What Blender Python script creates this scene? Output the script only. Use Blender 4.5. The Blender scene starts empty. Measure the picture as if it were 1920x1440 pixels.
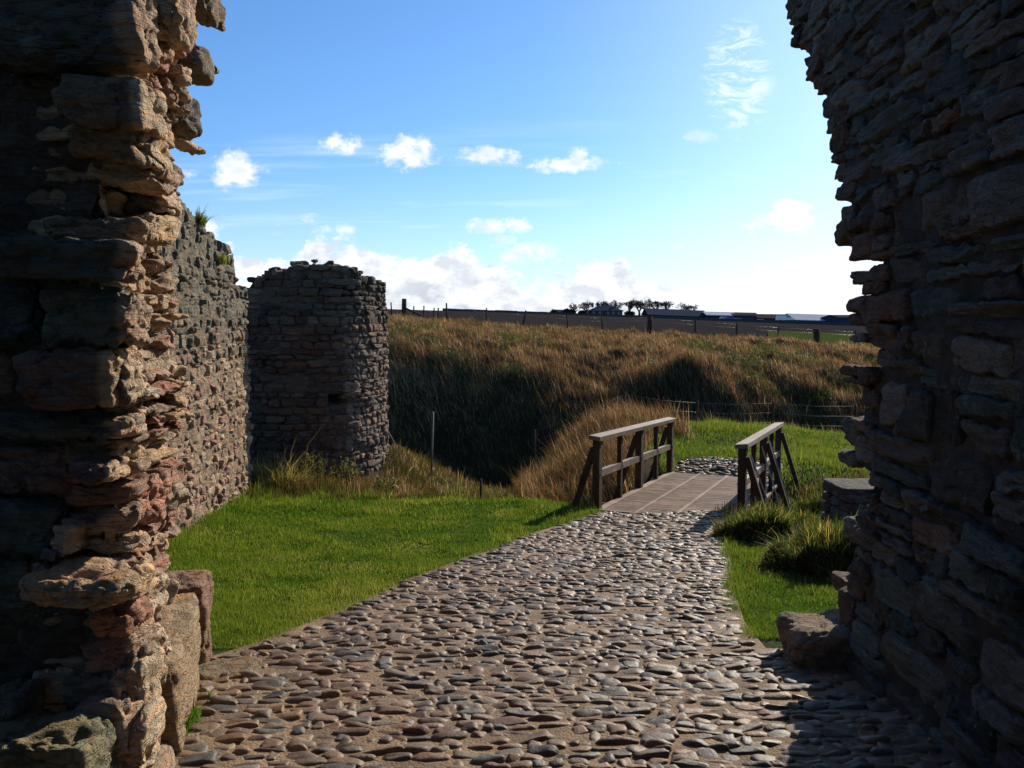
import bpy, math, random
import numpy as np
R = math.radians
random.seed(7)
rng = np.random.default_rng(7)
sc = bpy.context.scene
COL = sc.collection

# ------------------------------------------------------------ camera, sky, sun
EYE = 1.6
F = 1598.0
PITCH = 4.3
cam_d = bpy.data.cameras.new('camera')
cam = bpy.data.objects.new('camera', cam_d)
COL.objects.link(cam)
cam.location = (0, 0, EYE)
cam.rotation_euler = (R(90 - PITCH), 0, 0)
cam_d.sensor_width = 36
cam_d.lens = 36 * F / 1920
cam_d.clip_start = 0.05
cam_d.clip_end = 6000
sc.camera = cam
SUN_AZ = 33.0
SUN_EL = 27.0
sc.view_settings.view_transform = 'Standard'
sc.view_settings.look = 'None'
sc.view_settings.gamma = 1
sc.view_settings.exposure = 0.35
sun_d = bpy.data.lights.new('sun', 'SUN')
sun_d.energy = 5.0
sun_d.angle = R(0.5)
sun_d.color = (1.0, 0.90, 0.75)
sun = bpy.data.objects.new('sun', sun_d)
COL.objects.link(sun)
sun.location = (10, 20, 20)
sun.rotation_euler = (R(90 - SUN_EL), 0, R(180 - SUN_AZ))
SKY_STR = 0.07
try:
    sc.cycles.max_bounces = 6
    sc.cycles.transparent_max_bounces = 8
except Exception:
    pass


class NT:
    """tiny node-tree writer"""
    def __init__(s, tree):
        s.t = tree
        s.L = tree.links

    def n(s, typ, **kw):
        nd = s.t.nodes.new(typ)
        for k, v in kw.items():
            setattr(nd, k, v)
        return nd

    def put(s, sock, v):
        if isinstance(v, bpy.types.NodeSocket):
            s.L.new(v, sock)
        else:
            sock.default_value = v

    def m(s, op, a, b=None, c=None, clamp=False):
        nd = s.n('ShaderNodeMath', operation=op)
        nd.use_clamp = clamp
        s.put(nd.inputs[0], a)
        if b is not None:
            s.put(nd.inputs[1], b)
        if c is not None:
            s.put(nd.inputs[2], c)
        return nd.outputs[0]

    def ss(s, x, lo, hi, a=0.0, b=1.0):
        nd = s.n('ShaderNodeMapRange', interpolation_type='SMOOTHSTEP')
        s.put(nd.inputs[0], x)
        for i, v in enumerate((lo, hi, a, b)):
            s.put(nd.inputs[i + 1], v)
        return nd.outputs[0]

    def mix(s, f, a, b, blend='MIX'):
        nd = s.n('ShaderNodeMix', data_type='RGBA', blend_type=blend)
        s.put(nd.inputs[0], f)
        s.put(nd.inputs[6], a)
        s.put(nd.inputs[7], b)
        return nd.outputs[2]

    def noise(s, vec, scale, detail=4, rough=0.55, dist=0.0):
        nd = s.n('ShaderNodeTexNoise')
        if vec is not None:
            s.L.new(vec, nd.inputs['Vector'])
        nd.inputs['Scale'].default_value = scale
        nd.inputs['Detail'].default_value = detail
        nd.inputs['Roughness'].default_value = rough
        nd.inputs['Distortion'].default_value = dist
        return nd.outputs[0]

    def vor(s, vec, scale, feature='F1'):
        nd = s.n('ShaderNodeTexVoronoi', feature=feature)
        if vec is not None:
            s.L.new(vec, nd.inputs['Vector'])
        nd.inputs['Scale'].default_value = scale
        return nd.outputs[0]

    def xyz(s, x, y, z):
        nd = s.n('ShaderNodeCombineXYZ')
        s.put(nd.inputs[0], x)
        s.put(nd.inputs[1], y)
        s.put(nd.inputs[2], z)
        return nd.outputs[0]

    def scalev(s, vec, v):
        nd = s.n('ShaderNodeMapping')
        s.L.new(vec, nd.inputs[0])
        nd.inputs['Scale'].default_value = v
        return nd.outputs[0]


def uv_of(px, py):
    """photo pixel -> (x/y, z/y) of its direction"""
    a = (px - 960) / F
    b = (720 - py) / F
    sp, cp = math.sin(R(PITCH)), math.cos(R(PITCH))
    y = cp + b * sp
    z = -sp + b * cp
    return a / y, z / y


def build_world():
    w = bpy.data.worlds.new('World')
    sc.world = w
    w.use_nodes = True
    t = NT(w.node_tree)
    w.node_tree.nodes.clear()
    out = t.n('ShaderNodeOutputWorld')
    bg = t.n('ShaderNodeBackground')
    bg.inputs[1].default_value = SKY_STR
    sky = t.n('ShaderNodeTexSky', sky_type='NISHITA')
    sky.sun_disc = False
    sky.sun_elevation = R(SUN_EL)
    sky.sun_rotation = R(SUN_AZ)
    sky.altitude = 50
    sky.air_density = 1.0
    sky.dust_density = 0.4
    sky.ozone_density = 3.0
    tc = t.n('ShaderNodeTexCoord')
    sep = t.n('ShaderNodeSeparateXYZ')
    t.L.new(tc.outputs['Generated'], sep.inputs[0])
    yy = t.m('MAXIMUM', sep.outputs[1], 0.05)
    u = t.m('DIVIDE', sep.outputs[0], yy)
    v = t.m('DIVIDE', sep.outputs[2], yy)
    front = t.ss(sep.outputs[1], 0.05, 0.2)
    base = t.xyz(u, v, 0.0)
    # small warp used by every puff
    wn = t.noise(base, 26, 6, 0.62)
    wn2 = t.noise(t.scalev(base, (1, 1.6, 1)), 60, 5, 0.65)
    warp = t.m('ADD', t.m('MULTIPLY', t.m('SUBTRACT', wn, 0.5), 4.6), t.m('MULTIPLY', t.m('SUBTRACT', wn2, 0.5), 2.8))
    puffs = [(450, 318, 44, 28, 1), (352, 325, 34, 9, .7), (637, 271, 32, 16, 1), (768, 288, 46, 28, 1), (913, 291, 52, 14, 1),
             (1055, 308, 60, 13, .95), (1080, 293, 18, 16, 1), (940, 423, 52, 13, 1), (990, 474, 46, 19, .95), (945, 455, 22, 12, .7),
             (1472, 416, 58, 22, 1), (1480, 398, 30, 20, 1), (635, 431, 34, 9, .7), (390, 430, 18, 15, .9), (1320, 255, 30, 9, .35),
             (1380, 233, 20, 6, .4), (1270, 462, 12, 5, .6), (585, 403, 14, 5, .4)]
    total = None
    for (px, py, a, b, s) in puffs:
        u0, v0 = uv_of(px, py)
        du = t.m('MULTIPLY', t.m('SUBTRACT', u, u0), F / (a * 1.25))
        dv = t.m('MULTIPLY', t.m('SUBTRACT', v, v0), F / (b * 1.25))
        r2 = t.m('ADD', t.m('MULTIPLY', du, du), t.m('MULTIPLY', dv, dv))
        k = t.m('SUBTRACT', t.m('ADD', 1.0, warp), r2)
        msk = t.ss(k, -0.25, 1.25, 0.0, s)
        total = msk if total is None else t.m('MAXIMUM', total, msk)
    # bank of cumulus along the horizon
    nb = t.noise(t.scalev(base, (1, 1.5, 1)), 9, 7, 0.6)
    nbs = t.noise(t.scalev(base, (1, 1.5, 1)), 30, 5, 0.6)
    prof = t.n('ShaderNodeFloatCurve')
    cv = prof.mapping.curves[0]
    pts = [(-600, 470), (300, 470), (440, 474), (560, 462), (680, 466), (760, 505), (830, 480), (930, 482), (990, 535), (1090, 502), (1190, 505), (1290, 545), (1500, 500), (1920, 500), (2600, 480)]
    umin, umax = uv_of(-600, 600)[0], uv_of(2600, 600)[0]
    while len(cv.points) > 2:
        cv.points.remove(cv.points[1])
    for i, (px, py) in enumerate(pts):
        X = (uv_of(px, 600)[0] - umin) / (umax - umin)
        Y = uv_of(960, py)[1] * 5
        if i == 0:
            cv.points[0].location = (0, Y)
        elif i == len(pts) - 1:
            cv.points[-1].location = (1, Y)
        else:
            cv.points.new(X, Y)
    prof.mapping.update()
    t.put(prof.inputs['Value'], t.m('DIVIDE', t.m('SUBTRACT', u, umin), umax - umin))
    vt = t.m('DIVIDE', prof.outputs[0], 5.0)
    q = t.m('ADD', t.m('MULTIPLY', t.m('SUBTRACT', vt, v), 12.0), t.m('MULTIPLY', t.m('SUBTRACT', nb, 0.5), 2.3))
    q = t.m('ADD', q, t.m('MULTIPLY', t.m('SUBTRACT', nbs, 0.5), 0.75))
    bank = t.ss(q, -0.10, 0.10)
    # cirrus
    u0, v0 = uv_of(1385, 150)
    cdu = t.m('MULTIPLY', t.m('SUBTRACT', u, u0), F / 85)
    cdv = t.m('MULTIPLY', t.m('SUBTRACT', v, v0), F / 140)
    cr = t.ss(t.m('ADD', t.m('MULTIPLY', cdu, cdu), t.m('MULTIPLY', cdv, cdv)), 0.0, 1.0, 1.0, 0.0)
    cn = t.noise(t.scalev(base, (1.0, 2.4, 1)), 17, 9, 0.72, 2.2)
    cirrus = t.m('MULTIPLY', t.m('MULTIPLY', cr, t.ss(cn, 0.36, 0.68)), 0.85)
    # long thin veils at mid height
    vn = t.noise(t.scalev(base, (0.5, 7, 1)), 5, 5, 0.6, 0.3)
    veil = t.m('MULTIPLY', t.ss(vn, 0.45, 0.85), t.m('MULTIPLY', t.ss(v, 0.05, 0.11), t.ss(v, 0.13, 0.26, 0.7, 0.0)))
    haze = t.m('ADD', t.ss(v, 0.0, 0.20, 0.30, 0.0), t.m('MULTIPLY', t.ss(u, 0.0, 0.5, 0.0, 0.34), t.ss(v, 0.0, 0.5, 1.0, 0.55)), clamp=True)
    # shading of the clouds: billows lit from upper right
    n_a = t.noise(t.scalev(base, (1, 1.5, 1)), 22, 5, 0.55)
    off = t.n('ShaderNodeVectorMath', operation='ADD')
    t.L.new(base, off.inputs[0])
    off.inputs[1].default_value = (0.006, 0.012, 0)
    n_b = t.noise(t.scalev(off.outputs[0], (1, 1.5, 1)), 22, 5, 0.55)
    lit = t.m('ADD', 0.55, t.m('MULTIPLY', t.m('SUBTRACT', n_a, n_b), 5.0), clamp=True)
    lit = t.m('ADD', t.m('MULTIPLY', lit, 0.75), t.ss(q, 0.1, 0.9, 0.3, 0.0), clamp=True)
    # whiter towards the sun
    near_sun = t.ss(u, 0.06, 0.30)
    lit2 = t.m('MAXIMUM', lit, near_sun)
    k = 1.0 / SKY_STR
    ccol = t.mix(lit2, (0.50 * k, 0.53 * k, 0.60 * k, 1), (0.90 * k, 0.91 * k, 0.94 * k, 1))
    pcol = t.mix(lit2, (0.62 * k, 0.68 * k, 0.78 * k, 1), (0.86 * k, 0.88 * k, 0.92 * k, 1))
    skyc = t.mix(1.0, sky.outputs[0], (0.86, 1.26, 1.68, 1), 'MULTIPLY')
    f1 = t.m('MULTIPLY', t.m('MAXIMUM', t.m('MAXIMUM', veil, cirrus), haze), front)
    c1 = t.mix(f1, skyc, (0.86 * k, 0.93 * k, 1.0 * k, 1))
    c2 = t.mix(t.m('MULTIPLY', total, front), c1, pcol)
    c3 = t.mix(t.m('MULTIPLY', t.m('MULTIPLY', bank, front), 0.95), c2, ccol)
    t.L.new(c3, bg.inputs[0])
    t.L.new(bg.outputs[0], out.inputs[0])


build_world()

# ------------------------------------------------------------ numpy helpers


def vnoise(p, seed=0):
    p = np.asarray(p, float)
    i = np.floor(p).astype(np.int64)
    f = p - i
    u = f * f * (3 - 2 * f)
    r = np.zeros(len(p))

    def h(ix, iy, iz):
        n = (ix * 374761393 + iy * 668265263 + iz * 1440662683 + seed * 974634777) & 0xFFFFFFFF
        n = ((n ^ (n >> 13)) * 1274126177) & 0xFFFFFFFF
        n = ((n ^ (n >> 16)) * 2246822519) & 0xFFFFFFFF
        return ((n ^ (n >> 15)) & 0xFFFF) / 65535.0
    for dx in (0, 1):
        wx = u[:, 0] if dx else 1 - u[:, 0]
        for dy in (0, 1):
            wy = u[:, 1] if dy else 1 - u[:, 1]
            for dz in (0, 1):
                wz = u[:, 2] if dz else 1 - u[:, 2]
                r += wx * wy * wz * h(i[:, 0] + dx, i[:, 1] + dy, i[:, 2] + dz)
    return r * 2 - 1


def fbm(p, oct=4, seed=0, gain=0.5):
    p = np.asarray(p, float)
    a, s, r = 1.0, 0.0, np.zeros(len(p))
    for o in range(oct):
        r += a * vnoise(p + 17.3 * o, seed + o)
        s += a
        a *= gain
        p = p * 2.03
    return r / s


def sstep(x, a, b):
    t = np.clip((x - a) / (b - a), 0, 1)
    return t * t * (3 - 2 * t)


def ray_at(px, py, d):
    """world point on the photo ray (px,py) at distance y=d"""
    a, b = uv_of(px, py)
    return np.array([a * d, d, EYE + b * d])


def proj(x, y, z):
    sp, cp = math.sin(R(PITCH)), math.cos(R(PITCH))
    zr = z - EYE
    dep = y * cp - zr * sp
    vy = zr * cp + y * sp
    return 960 + F * x / dep, 720 - F * vy / dep


def tag(o, label=None, cat=None, group=None, kind=None):
    if label: o['label'] = label
    if cat: o['category'] = cat
    if group: o['group'] = group
    if kind: o['kind'] = kind
    return o


def empty(name, loc, label=None, cat=None, group=None):
    o = bpy.data.objects.new(name, None)
    COL.objects.link(o)
    o.location = tuple(float(c) for c in loc)
    o.empty_display_size = 0.2
    return tag(o, label, cat, group)


class MB:
    """collects quads/tris with a per-vertex colour, links them as one mesh object"""
    def __init__(s):
        s.v, s.f4, s.f3, s.c, s.n = [], [], [], [], 0
        s.m4, s.m3 = [], []

    def add(s, v, quads=None, tris=None, col=(1, 1, 1), mat=0):
        v = np.asarray(v, float).reshape(-1, 3)
        k = len(v)
        s.v.append(v)
        c = np.asarray(col, float)
        if c.ndim == 1:
            c = np.tile(c[:3], (k, 1))
        s.c.append(c)
        if quads is not None and len(quads):
            q = np.asarray(quads, np.int64) + s.n
            s.f4.append(q)
            s.m4.append(np.full(len(q), mat))
        if tris is not None and len(tris):
            q = np.asarray(tris, np.int64) + s.n
            s.f3.append(q)
            s.m3.append(np.full(len(q), mat))
        s.n += k

    def box(s, c, size, rot=None, col=(1, 1, 1), mat=0):
        h = np.array(size, float) / 2
        v = np.array([[x, y, z] for x in (-1, 1) for y in (-1, 1) for z in (-1, 1)], float) * h
        if rot is not None:
            v = v @ np.asarray(rot).T
        s.add(v + np.asarray(c), [(0, 1, 3, 2), (4, 6, 7, 5), (0, 4, 5, 1), (2, 3, 7, 6), (0, 2, 6, 4), (1, 5, 7, 3)], col=col, mat=mat)

    def beam(s, a, b, w, h, up=(0, 0, 1), col=(1, 1, 1)):
        a, b = np.asarray(a, float), np.asarray(b, float)
        d = b - a
        L = np.linalg.norm(d)
        d /= L
        up = np.asarray(up, float)
        x = np.cross(d, up)
        x /= np.linalg.norm(x)
        z = np.cross(x, d)
        M = np.stack([x, d, z], 1)
        s.box((a + b) / 2, (w, L, h), M, col)

    def tube(s, pts, rad, seg=6, col=(1, 1, 1)):
        pts = np.asarray(pts, float)
        m = len(pts)
        rad = np.broadcast_to(np.asarray(rad, float), (m,))
        V = []
        for i in range(m):
            d = pts[min(i + 1, m - 1)] - pts[max(i - 1, 0)]
            d = d / (np.linalg.norm(d) + 1e-9)
            a = np.array([0, 0, 1.0]) if abs(d[2]) < .9 else np.array([1.0, 0, 0])
            x = np.cross(d, a)
            x /= np.linalg.norm(x)
            y = np.cross(d, x)
            for k in range(seg):
                t = 2 * math.pi * k / seg
                V.append(pts[i] + rad[i] * (x * math.cos(t) + y * math.sin(t)))
        Q = [(i * seg + k, i * seg + (k + 1) % seg, (i + 1) * seg + (k + 1) % seg, (i + 1) * seg + k) for i in range(m - 1) for k in range(seg)]
        c0 = len(V)
        V += [pts[0], pts[-1]]
        T = [(c0, (k + 1) % seg, k) for k in range(seg)] + [(c0 + 1, (m - 1) * seg + k, (m - 1) * seg + (k + 1) % seg) for k in range(seg)]
        s.add(V, Q, T, col)

    def build(s, name, mats, parent=None, smooth=True, origin=None):
        v = np.concatenate(s.v)
        c = np.concatenate(s.c)
        loc = np.zeros(3)
        if parent is not None:
            loc = np.array(parent.location)
            pp = parent.parent
            while pp is not None:
                loc = loc + np.array(pp.location)
                pp = pp.parent
        elif origin is not None:
            loc = np.asarray(origin, float)
        v = v - loc
        f4 = np.concatenate(s.f4) if s.f4 else np.zeros((0, 4), np.int64)
        f3 = np.concatenate(s.f3) if s.f3 else np.zeros((0, 3), np.int64)
        me = bpy.data.meshes.new(name)
        nf = len(f4) + len(f3)
        me.vertices.add(len(v))
        me.vertices.foreach_set('co', v.astype(np.float32).ravel())
        me.loops.add(len(f4) * 4 + len(f3) * 3)
        me.loops.foreach_set('vertex_index', np.concatenate([f4.ravel(), f3.ravel()]).astype(np.int32))
        me.polygons.add(nf)
        st = np.concatenate([np.arange(len(f4)) * 4, len(f4) * 4 + np.arange(len(f3)) * 3])
        me.polygons.foreach_set('loop_start', st.astype(np.int32))
        mi = np.concatenate(s.m4 + s.m3) if (s.m4 or s.m3) else np.zeros(0)
        me.polygons.foreach_set('material_index', mi.astype(np.int32))
        me.polygons.foreach_set('use_smooth', np.full(nf, smooth))
        at = me.color_attributes.new('Col', 'FLOAT_COLOR', 'POINT')
        cc = np.ones((len(v), 4), np.float32)
        cc[:, :3] = c
        at.data.foreach_set('color', cc.ravel())
        for m in (mats if isinstance(mats, (list, tuple)) else [mats]):
            me.materials.append(m)
        me.update()
        me.validate()
        o = bpy.data.objects.new(name, me)
        COL.objects.link(o)
        if parent is not None:
            o.parent = parent
        elif origin is not None:
            o.location = tuple(loc)
        return o


# ------------------------------------------------------------ materials


def new_mat(name):
    m = bpy.data.materials.new(name)
    m.use_nodes = True
    t = NT(m.node_tree)
    b = m.node_tree.nodes['Principled BSDF']
    return m, t, b


def coords(t):
    # position of the surface in the scene
    g = t.n('ShaderNodeNewGeometry')
    return g.outputs['Position']


def attr(t):
    a = t.n('ShaderNodeVertexColor', layer_name='Col')
    return a.outputs[0]


def bump(t, b, h, strength, dist):
    bp = t.n('ShaderNodeBump')
    bp.inputs['Strength'].default_value = strength
    bp.inputs['Distance'].default_value = dist
    t.L.new(h, bp.inputs['Height'])
    t.L.new(bp.outputs[0], b.inputs['Normal'])


def stone_mat(name, scale=1.0, lichen=0.5, lich_col=(0.30, 0.31, 0.24, 1), bdist=0.012, rough=0.9, och=0.55):
    m, t, b = new_mat(name)
    P = coords(t)
    c = attr(t)
    S = t.scalev(P, (0.6, 0.6, 2.6))
    n1 = t.noise(S, 5 * scale, 6, 0.62, 0.4)
    n2 = t.noise(P, 26 * scale, 5, 0.65)
    n3 = t.noise(P, 1.6 * scale, 4, 0.6)
    strata = t.noise(t.scalev(P, (0.4, 0.4, 7)), 7 * scale, 4, 0.6, 0.8)
    v1 = t.m('ADD', 0.35, t.m('MULTIPLY', n1, 1.3))
    v2 = t.m('ADD', 0.6, t.m('MULTIPLY', n2, 0.8))
    v3 = t.m('ADD', 0.65, t.m('MULTIPLY', n3, 0.7))
    vv = t.m('MULTIPLY', t.m('MULTIPLY', v1, v2), v3)
    col = t.mix(1.0, c, t.xyz(vv, vv, vv), 'MULTIPLY')
    ochre = t.mix(1.0, c, (1.35, 0.92, 0.62, 1), 'MULTIPLY')
    col = t.mix(t.m('MULTIPLY', t.ss(strata, 0.48, 0.62), och), col, ochre)
    lm = t.m('MULTIPLY', t.ss(t.noise(P, 9 * scale, 6, 0.7), 0.56, 0.64), t.ss(t.noise(P, 2.2 * scale, 3, 0.5), 0.42, 0.6))
    lm = t.m('MULTIPLY', lm, lichen)
    col = t.mix(lm, col, lich_col)
    spots = t.ss(t.vor(P, 17 * scale), 0.0, 0.16, 1.0, 0.0)
    spots = t.m('MULTIPLY', spots, t.ss(t.noise(P, 3.1 * scale, 2), 0.5, 0.6))
    col = t.mix(t.m('MULTIPLY', spots, lichen * 0.8), col, (0.42, 0.43, 0.38, 1))
    t.L.new(col, b.inputs['Base Color'])
    b.inputs['Roughness'].default_value = rough
    b.inputs['Specular IOR Level'].default_value = 0.2
    pits = t.ss(t.vor(P, 38 * scale), 0.05, 0.30)
    h = t.m('ADD', t.m('MULTIPLY', n1, 1.4), t.m('MULTIPLY', n2, 0.7))
    h = t.m('ADD', h, t.m('MULTIPLY', strata, 0.6))
    h = t.m('ADD', h, t.m('MULTIPLY', t.noise(P, 95 * scale, 4, 0.7), 0.35))
    h = t.m('ADD', h, t.m('MULTIPLY', pits, 0.35))
    crk = t.n('ShaderNodeTexVoronoi', feature='DISTANCE_TO_EDGE')
    wv = t.n('ShaderNodeVectorMath', operation='ADD')
    t.L.new(S, wv.inputs[0])
    t.L.new(t.xyz(t.m('MULTIPLY', n1, 0.25), t.m('MULTIPLY', n2, 0.12), t.m('MULTIPLY', n3, 0.3)), wv.inputs[1])
    t.L.new(wv.outputs[0], crk.inputs['Vector'])
    crk.inputs['Scale'].default_value = 8.0 * scale
    h = t.m('ADD', h, t.ss(crk.outputs[0], 0.0, 0.05, 0.0, 0.30))
    bump(t, b, h, 1.0, bdist)
    return m


M = {}
M['stone_near'] = stone_mat('stone_near', 1.0, 0.45, bdist=0.034)
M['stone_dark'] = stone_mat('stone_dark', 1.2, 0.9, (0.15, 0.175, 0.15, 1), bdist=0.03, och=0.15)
M['stone_mid'] = stone_mat('stone_mid', 0.8, 0.8, bdist=0.05)
M['stone_tower'] = stone_mat('stone_tower', 0.7, 0.6, (0.17, 0.175, 0.15, 1), bdist=0.05)


def mortar_mat(name, col, sc_=1.0):
    m, t, b = new_mat(name)
    P = coords(t)
    n1 = t.noise(P, 14 * sc_, 6, 0.7)
    n2 = t.noise(P, 60 * sc_, 4, 0.7)
    n3 = t.noise(P, 1.3 * sc_, 4, 0.6)
    vv = t.m('MULTIPLY', t.m('ADD', 0.45, n1), t.m('ADD', 0.5, n3))
    c = t.mix(1.0, col, t.xyz(vv, vv, vv), 'MULTIPLY')
    t.L.new(c, b.inputs['Base Color'])
    b.inputs['Roughness'].default_value = 0.95
    b.inputs['Specular IOR Level'].default_value = 0.15
    bump(t, b, t.m('ADD', n1, t.m('MULTIPLY', n2, 0.6)), 1.0, 0.02)
    return m


M['mortar_dark'] = mortar_mat('mortar_dark', (0.05, 0.052, 0.048, 1))
M['mortar_buff'] = mortar_mat('mortar_buff', (0.36, 0.26, 0.17, 1))
M['mortar_grey'] = mortar_mat('mortar_grey', (0.11, 0.082, 0.062, 1), 0.9)


def path_mats():
    m, t, b = new_mat('path_bed')
    P = coords(t)
    n1 = t.noise(P, 3, 5, 0.6)
    n2 = t.noise(P, 55, 5, 0.7)
    g = t.vor(P, 70)
    c = t.mix(t.ss(n1, 0.35, 0.7), (0.15, 0.098, 0.055, 1), (0.29, 0.19, 0.11, 1))
    c = t.mix(t.m('MULTIPLY', t.ss(g, 0.0, 0.3, 1.0, 0.0), 0.6), c, (0.12, 0.09, 0.065, 1))
    t.L.new(c, b.inputs['Base Color'])
    b.inputs['Roughness'].default_value = 0.85
    b.inputs['Specular IOR Level'].default_value = 0.25
    bump(t, b, t.m('ADD', t.m('MULTIPLY', n2, 0.7), t.m('MULTIPLY', g, 0.5)), 1.0, 0.012)
    M['bed'] = m
    m, t, b = new_mat('cobble')
    P = coords(t)
    c = attr(t)
    n1 = t.noise(P, 18, 5, 0.6, 0.5)
    n2 = t.noise(P, 90, 4, 0.7)
    vv = t.m('MULTIPLY', t.m('ADD', 0.3, t.m('MULTIPLY', n1, 0.9)), t.m('ADD', 0.7, t.m('MULTIPLY', n2, 0.6)))
    col = t.mix(1.0, t.mix(1.0, c, (1.15, 0.93, 0.70, 1), 'MULTIPLY'), t.xyz(vv, vv, vv), 'MULTIPLY')
    t.L.new(col, b.inputs['Base Color'])
    t.L.new(t.m('ADD', 0.33, t.m('MULTIPLY', n1, 0.46)), b.inputs['Roughness'])
    b.inputs['Specular IOR Level'].default_value = 0.30
    bump(t, b, t.m('ADD', n1, t.m('MULTIPLY', n2, 0.35)), 0.8, 0.008)
    M['cobble'] = m


path_mats()


def blade_mat(name, transl=0.5, rough=0.55, spec=0.3, tint=(1.15, 1.25, 0.6, 1)):
    m, t, b = new_mat(name)
    c = attr(t)
    t.L.new(c, b.inputs['Base Color'])
    b.inputs['Roughness'].default_value = rough
    b.inputs['Specular IOR Level'].default_value = spec
    tr = t.n('ShaderNodeBsdfTranslucent')
    t.L.new(t.mix(1.0, c, tint, 'MULTIPLY'), tr.inputs[0])
    mx = t.n('ShaderNodeMixShader')
    mx.inputs[0].default_value = transl
    t.L.new(b.outputs[0], mx.inputs[1])
    t.L.new(tr.outputs[0], mx.inputs[2])
    out = [n for n in m.node_tree.nodes if n.type == 'OUTPUT_MATERIAL'][0]
    t.L.new(mx.outputs[0], out.inputs[0])
    return m


M['blade'] = blade_mat('grass_blade', 0.55)
M['dry'] = blade_mat('dry_grass_blade', 0.35, 0.8, 0.08, (1.15, 0.88, 0.6, 1))


def ground_mat():
    m, t, b = new_mat('ground')
    P = coords(t)
    c = attr(t)
    n1 = t.noise(P, 6, 6, 0.65)
    n2 = t.noise(P, 34, 5, 0.7)
    vv = t.m('MULTIPLY', t.m('ADD', 0.4, n1), t.m('ADD', 0.4, n2))
    col = t.mix(1.0, c, t.xyz(vv, vv, vv), 'MULTIPLY')
    t.L.new(col, b.inputs['Base Color'])
    b.inputs['Roughness'].default_value = 0.95
    b.inputs['Specular IOR Level'].default_value = 0.1
    bump(t, b, t.m('ADD', n1, n2), 1.0, 0.08)
    return m


M['ground'] = ground_mat()
M['field'] = M['ground'].copy()
M['field'].node_tree.nodes['Principled BSDF'].inputs['Specular IOR Level'].default_value = 0.0


def wood_mat(name, col, bd=0.003, rough=0.7, spec=0.3):
    m, t, b = new_mat(name)
    P = coords(t)
    ax = t.scalev(P, (5, 5, 5))
    n1 = t.noise(ax, 3, 5, 0.6, 1.2)
    n2 = t.noise(P, 120, 3, 0.7)
    vv = t.m('MULTIPLY', t.m('ADD', 0.5, n1), t.m('ADD', 0.6, t.m('MULTIPLY', n2, 0.8)))
    stain = t.ss(t.noise(P, 2.3, 5, 0.65), 0.40, 0.66, 0.62, 1.1)
    vv = t.m('MULTIPLY', vv, stain)
    c = t.mix(1.0, t.mix(1.0, attr(t), col, 'MULTIPLY'), t.xyz(vv, vv, vv), 'MULTIPLY')
    t.L.new(c, b.inputs['Base Color'])
    b.inputs['Roughness'].default_value = rough
    b.inputs['Specular IOR Level'].default_value = spec
    bump(t, b, t.m('ADD', n1, n2), 0.8, bd)
    return m


M['timber'] = wood_mat('dark_timber', (0.075, 0.043, 0.026, 1), rough=.85, spec=.12)
M['rail'] = wood_mat('handrail_timber', (0.23, 0.15, 0.095, 1), rough=0.6, spec=0.3)
M['deck'] = wood_mat('deck_timber', (0.27, 0.175, 0.120, 1), rough=0.75, spec=0.15)
M['stake'] = wood_mat('weathered_stake', (0.20, 0.17, 0.14, 1))
M['metal'] = wood_mat('galvanised', (0.30, 0.30, 0.29, 1), 0.001, 0.45, 0.5)


def plain(name, col, rough=0.9, spec=0.0, var=0.3, metal=0.0):
    m, t, b = new_mat(name)
    P = coords(t)
    n = t.noise(P, 0.8, 5, 0.6)
    vv = t.m('ADD', 1 - var, t.m('MULTIPLY', n, 2 * var))
    c = t.mix(1.0, (*col, 1), t.xyz(vv, vv, vv), 'MULTIPLY')
    t.L.new(c, b.inputs['Base Color'])
    b.inputs['Roughness'].default_value = rough
    b.inputs['Specular IOR Level'].default_value = spec
    b.inputs['Metallic'].default_value = metal
    return m


# ------------------------------------------------------------ terrain
ctrl = []
for y in (-6, -3, 0, 3, 6, 8):
    for x in (-8, -5, -3, -1, 1, 3, 5, 8):
        ctrl.append((x, y, -0.094 * y))
for y in (10, 11.6):
    for x in (-8, -5, -3, -1.5, 0, 1.5, 2.9):
        ctrl.append((x, y, -0.094 * y))
ctrl += [(x, 13.3, -1.26) for x in (-8, -5.5, -4, -2.5, -1)]
ctrl += [(0.2, 13.1, -1.27), (1.0, 12.7, -1.27)]
ctrl += [(-3, 15, -1.42), (-1.8, 15, -1.6), (-0.6, 15, -1.8), (0.5, 14.6, -2.0)]
ctrl += [(-8, 17, -1.3), (-5, 17, -1.3), (-4, 18.6, -1.3), (-2.9, 17, -1.25), (-2.5, 18, -1.15), (-2.05, 18, -1.5), (-1.55, 17, -1.85)]
ctrl += [(-0.8, 19.6, -2.3), (0.3, 19.4, -2.45), (-1.5, 19.6, -2.05), (-2.4, 20, -1.7)]
ctrl += [(-2, 22.5, -3.6), (0, 22.5, -4.0), (-5, 22, -3.2), (-9, 22, -3.0), (-3, 26, -5), (0, 26, -5), (-9, 27, -5)]
ctrl += [(2.2, 14.3, -2.7), (3.3, 13.6, -2.7), (4.5, 13, -2.6), (6, 12.3, -2.5), (8, 12, -2.4), (1.3, 14.7, -2.5)]
ctrl += [(4.2, 10.6, -1.25), (6, 9.8, -1.1), (3.6, 11.6, -1.3)]
ctrl += [(3.2, 16.9, -1.45), (5.1, 16.1, -1.45), (6.5, 15, -1.5), (9, 15, -1.5), (5, 20, -1.5), (8, 20, -1.5), (8, 24.5, -1.62), (12, 22, -1.65), (12, 17, -1.6),
         (4.2, 24.5, -1.5), (16, 20, -1.7), (2.5, 21.3, -1.1), (2.0, 18.6, -1.35), (1.35, 18.6, -1.62), (0.75, 18, -1.95), (3.2, 23.4, -1.3), (2.2, 16.3, -1.8), (1.6, 22.8, -1.7)]
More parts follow.
